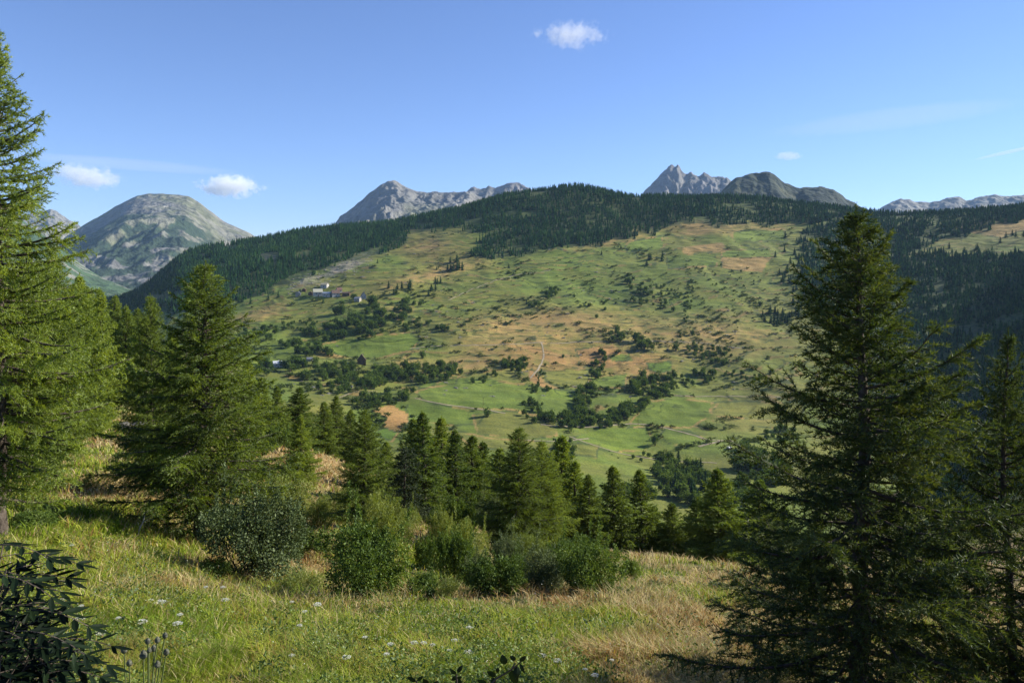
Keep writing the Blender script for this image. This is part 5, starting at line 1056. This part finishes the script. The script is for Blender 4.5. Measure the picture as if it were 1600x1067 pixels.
# leafy shoots at the bottom edge
def shoot(stems, leaves, Y, label):
    bx = (stems[0][0][0] - CX) / F * Y; z0 = float(H(bx, Y)); e = empty('leafy_shoot', (bx, Y, z0)); tag(e, label, 'shoot'); P3 = lambda u, v, d=0: np.array([(u - CX) / F * Y - bx, d, (HV - v) / F * Y - z0])
    g = Geo(); g.tube([(0, 0, -.03), (0.01, .01, (P3(*stems[0][0])[2]) * .5), P3(*stems[0][0])], [.006, .005, .004], 5)
    for s in stems: g.tube([P3(*p) for p in s], np.linspace(.004, .0018, len(s)), 5)
    obj('stem', g.build('stem', M_bark), e)
    for k, (u, v, ang, ln, wd) in enumerate(leaves):
        L = ln / F * Y; w = wd / F * Y; a = math.radians(ang); D = unit(np.array([math.cos(a), .25 * math.sin(k * 2.3), math.sin(a)])); S_ = unit(np.cross(D, [0.15 * math.cos(k), 1, .2])); B = P3(u, v, .01 * math.sin(k)); q = np.linspace(0, 1, 8); pr = np.sin(q ** .8 * math.pi) ** .7 * w / 2
        nrm = np.cross(D, S_); mid = B + D * (L * q)[:, None] + nrm * (.10 * L * np.sin(q * 3.14))[:, None]; ed = nrm * (.06 * L) * pr[:, None] / (w / 2)
        V = np.concatenate([mid + S_ * pr[:, None] - ed, mid, mid - S_ * pr[:, None] - ed]); I = np.arange(7); Fq = np.concatenate([np.stack([I, I + 1, I + 9, I + 8], 1), np.stack([I + 8, I + 9, I + 17, I + 16], 1)])
        obj('leaf', mesh_np('leaf', V, [Fq], [M_ash]), e)
shoot([[(752, 1085), (775, 1060), (800, 1045), (818, 1030)], [(800, 1045), (805, 1035)]], [(789, 1038, 105, 17, 12), (800, 1048, -75, 27, 15), (808, 1042, -95, 20, 11), (806, 1031, 150, 11, 8), (812, 1031, 40, 13, 8), (812, 1034, -60, 16, 6), (775, 1055, 160, 16, 10), (777, 1052, 85, 9, 6), (770, 1060, -80, 12, 8), (760, 1068, 170, 16, 9), (765, 1066, -30, 14, 7)], 2.6, 'dark leafy shoot with rounded leaves at the bottom edge, tallest of the shoots')
shoot([[(716, 1090), (714, 1065), (713, 1052)]], [(713, 1053, 140, 14, 7), (714, 1052, 50, 14, 7), (714, 1058, -150, 11, 8), (715, 1060, -80, 15, 11), (714, 1057, 10, 8, 6)], 2.6, 'small dark shoot left of the tallest shoot')
shoot([[(640, 1095), (650, 1068), (652, 1062)]], [(652, 1063, 40, 12, 6), (650, 1066, 160, 16, 8), (668, 1072, 120, 14, 9), (675, 1074, 45, 14, 9)], 2.6, 'lowest dark shoot just reaching the bottom edge')
# dead branch and stones on the left slope
x, y, z = [a[0] for a in ground_at(216, 840, 10, 45)]; e = Geo(); M_dead = mat_rough('dead_wood', (.40, .38, .35), (.55, .53, .5), scale=8)
e.tube([(0, 0, 0), (.05, 0, .3), (.16, 0, .5), (.2, .05, .72)], [.03, .025, .018, .008], 6); e.tube([(.16, 0, .5), (.35, .03, .6), (.5, 0, .58)], [.014, .01, .005], 5); e.tube([(.05, 0, .3), (-.02, 0, .5)], [.012, .005], 5)
o = obj('dead_branch', e.build('dead_branch', M_dead, True), loc=(x, y, z)); tag(o, 'pale dead branch sticking up beside the broad larch', 'branch')
for k, (u, v, s) in enumerate([(190, 668, 3.4), (203, 676, 2.6), (178, 664, 2.2)]):
    x, y, z = [a[0] for a in ground_at(u, v, 25, 150)]; Vr, Fr = rock_arrays(700 + k, 6); o = obj('boulder_heap', mesh_np('boulder_heap', Vr * [1, 1, .5] * s * .28, [Fr], [M_stone]), loc=(x, y, z)); tag(o, ['widest pale heap of stones', 'lower pale heap of stones', 'small pale heap of stones'][k] + ' on the left slope beside the broad larch', 'rocks')

# ------------------------------------------------------------------ clouds, outside the haze
def cloud(loc, size, dens, label, seed, sc=1.6, thr=.5, tilt=0.):
    import bmesh
    bm = bmesh.new(); bmesh.ops.create_icosphere(bm, subdivisions=3, radius=1); me = bpy.data.meshes.new('cloud'); bm.to_mesh(me); bm.free()
    m, nt = mat_new('cloud_vapour'); L = nt.links.new
    tc = N(nt, 'ShaderNodeTexCoord'); no = N(nt, 'ShaderNodeTexNoise'); no.inputs['Scale'].default_value = sc; no.inputs['Detail'].default_value = 5; no.inputs['Roughness'].default_value = .68
    mp = N(nt, 'ShaderNodeMapping'); mp.inputs['Location'].default_value = (seed * 3.1, seed, 0); mp.inputs['Scale'].default_value = (size[0] / size[2], 1, 1); L(tc.outputs['Object'], mp.inputs[0]); L(mp.outputs[0], no.inputs['Vector'])
    ln = N(nt, 'ShaderNodeVectorMath', operation='LENGTH'); L(tc.outputs['Object'], ln.inputs[0])
    s = N(nt, 'ShaderNodeMath', operation='SUBTRACT'); s.inputs[0].default_value = 1; L(ln.outputs['Value'], s.inputs[1])
    a = N(nt, 'ShaderNodeMath', operation='MULTIPLY_ADD'); a.inputs[1].default_value = .42; L(s.outputs[0], a.inputs[0]); L(no.outputs[0], a.inputs[2])
    b = N(nt, 'ShaderNodeMapRange'); b.inputs[1].default_value = thr; b.inputs[2].default_value = thr + .16; b.inputs[3].default_value = 0; b.inputs[4].default_value = dens; L(a.outputs[0], b.inputs[0])
    e_ = N(nt, 'ShaderNodeMath', operation='MULTIPLY'); mr = N(nt, 'ShaderNodeMapRange'); mr.inputs[1].default_value = 0; mr.inputs[2].default_value = .3; L(s.outputs[0], mr.inputs[0]); L(mr.outputs[0], e_.inputs[0]); L(b.outputs[0], e_.inputs[1])
    v = N(nt, 'ShaderNodeVolumePrincipled'); v.inputs['Color'].default_value = (1, 1, 1, 1); v.inputs['Anisotropy'].default_value = 0; L(e_.outputs[0], v.inputs['Density'])
    o = N(nt, 'ShaderNodeOutputMaterial'); L(v.outputs[0], o.inputs['Volume']); me.materials.append(m)
    c = obj('cloud', me, loc=loc); c.scale = size; c.rotation_euler = (0, tilt, 0); tag(c, label, 'cloud'); return c
CY = 13000.
def cl(u, v, w, h, dens, label, seed, **k):
    cloud(((u - CX) / F * CY, CY, (HV - v) / F * CY), (w / F * CY / 2, h / F * CY * .8, h / F * CY / 2), dens, label, seed, **k)
cl(893, 55, 165, 54, .0020, 'small white cloud high in the middle of the sky', 3, thr=.65)
cl(360, 291, 130, 46, .007, 'small puffy white cloud above the grey dome mountain', 5, thr=.62)
cl(135, 276, 150, 50, .0035, 'soft grey white cloud beside the tallest larch', 8, thr=.62, tilt=.12)
cl(1232, 244, 50, 16, .003, 'faint tiny cloud right of the twin topped peak', 9, thr=.5)
cl(190, 256, 420, 22, .0005, 'thin veil of cloud above the grey dome mountain', 12, thr=.40, tilt=.08)
cl(1575, 238, 120, 7, .0035, 'thin straight vapour trail at the right edge of the sky', 15, thr=.30, tilt=-.22)
cl(1400, 185, 440, 40, .00022, 'very faint streak of high cloud on the right', 21, thr=.42, tilt=-.12)
# ------------------------------------------------------------------ haze: one closed box of even pale air
zlo = float(min(Zr.min(), -420)) - 1.0
g = Geo(); g.box((0, 5300, (zlo + 1330) / 2), (17000, 13000, 1330 - zlo)); 
m, nt = mat_new('haze_air'); v = N(nt, 'ShaderNodeVolumePrincipled'); v.inputs['Color'].default_value = (.44, .68, 1, 1); v.inputs['Density'].default_value = HAZE
o_ = N(nt, 'ShaderNodeOutputMaterial'); nt.links.new(v.outputs[0], o_.inputs['Volume'])
tag(obj('haze', g.build('haze', m)), 'thin blue mountain haze', 'haze', kind='stuff')
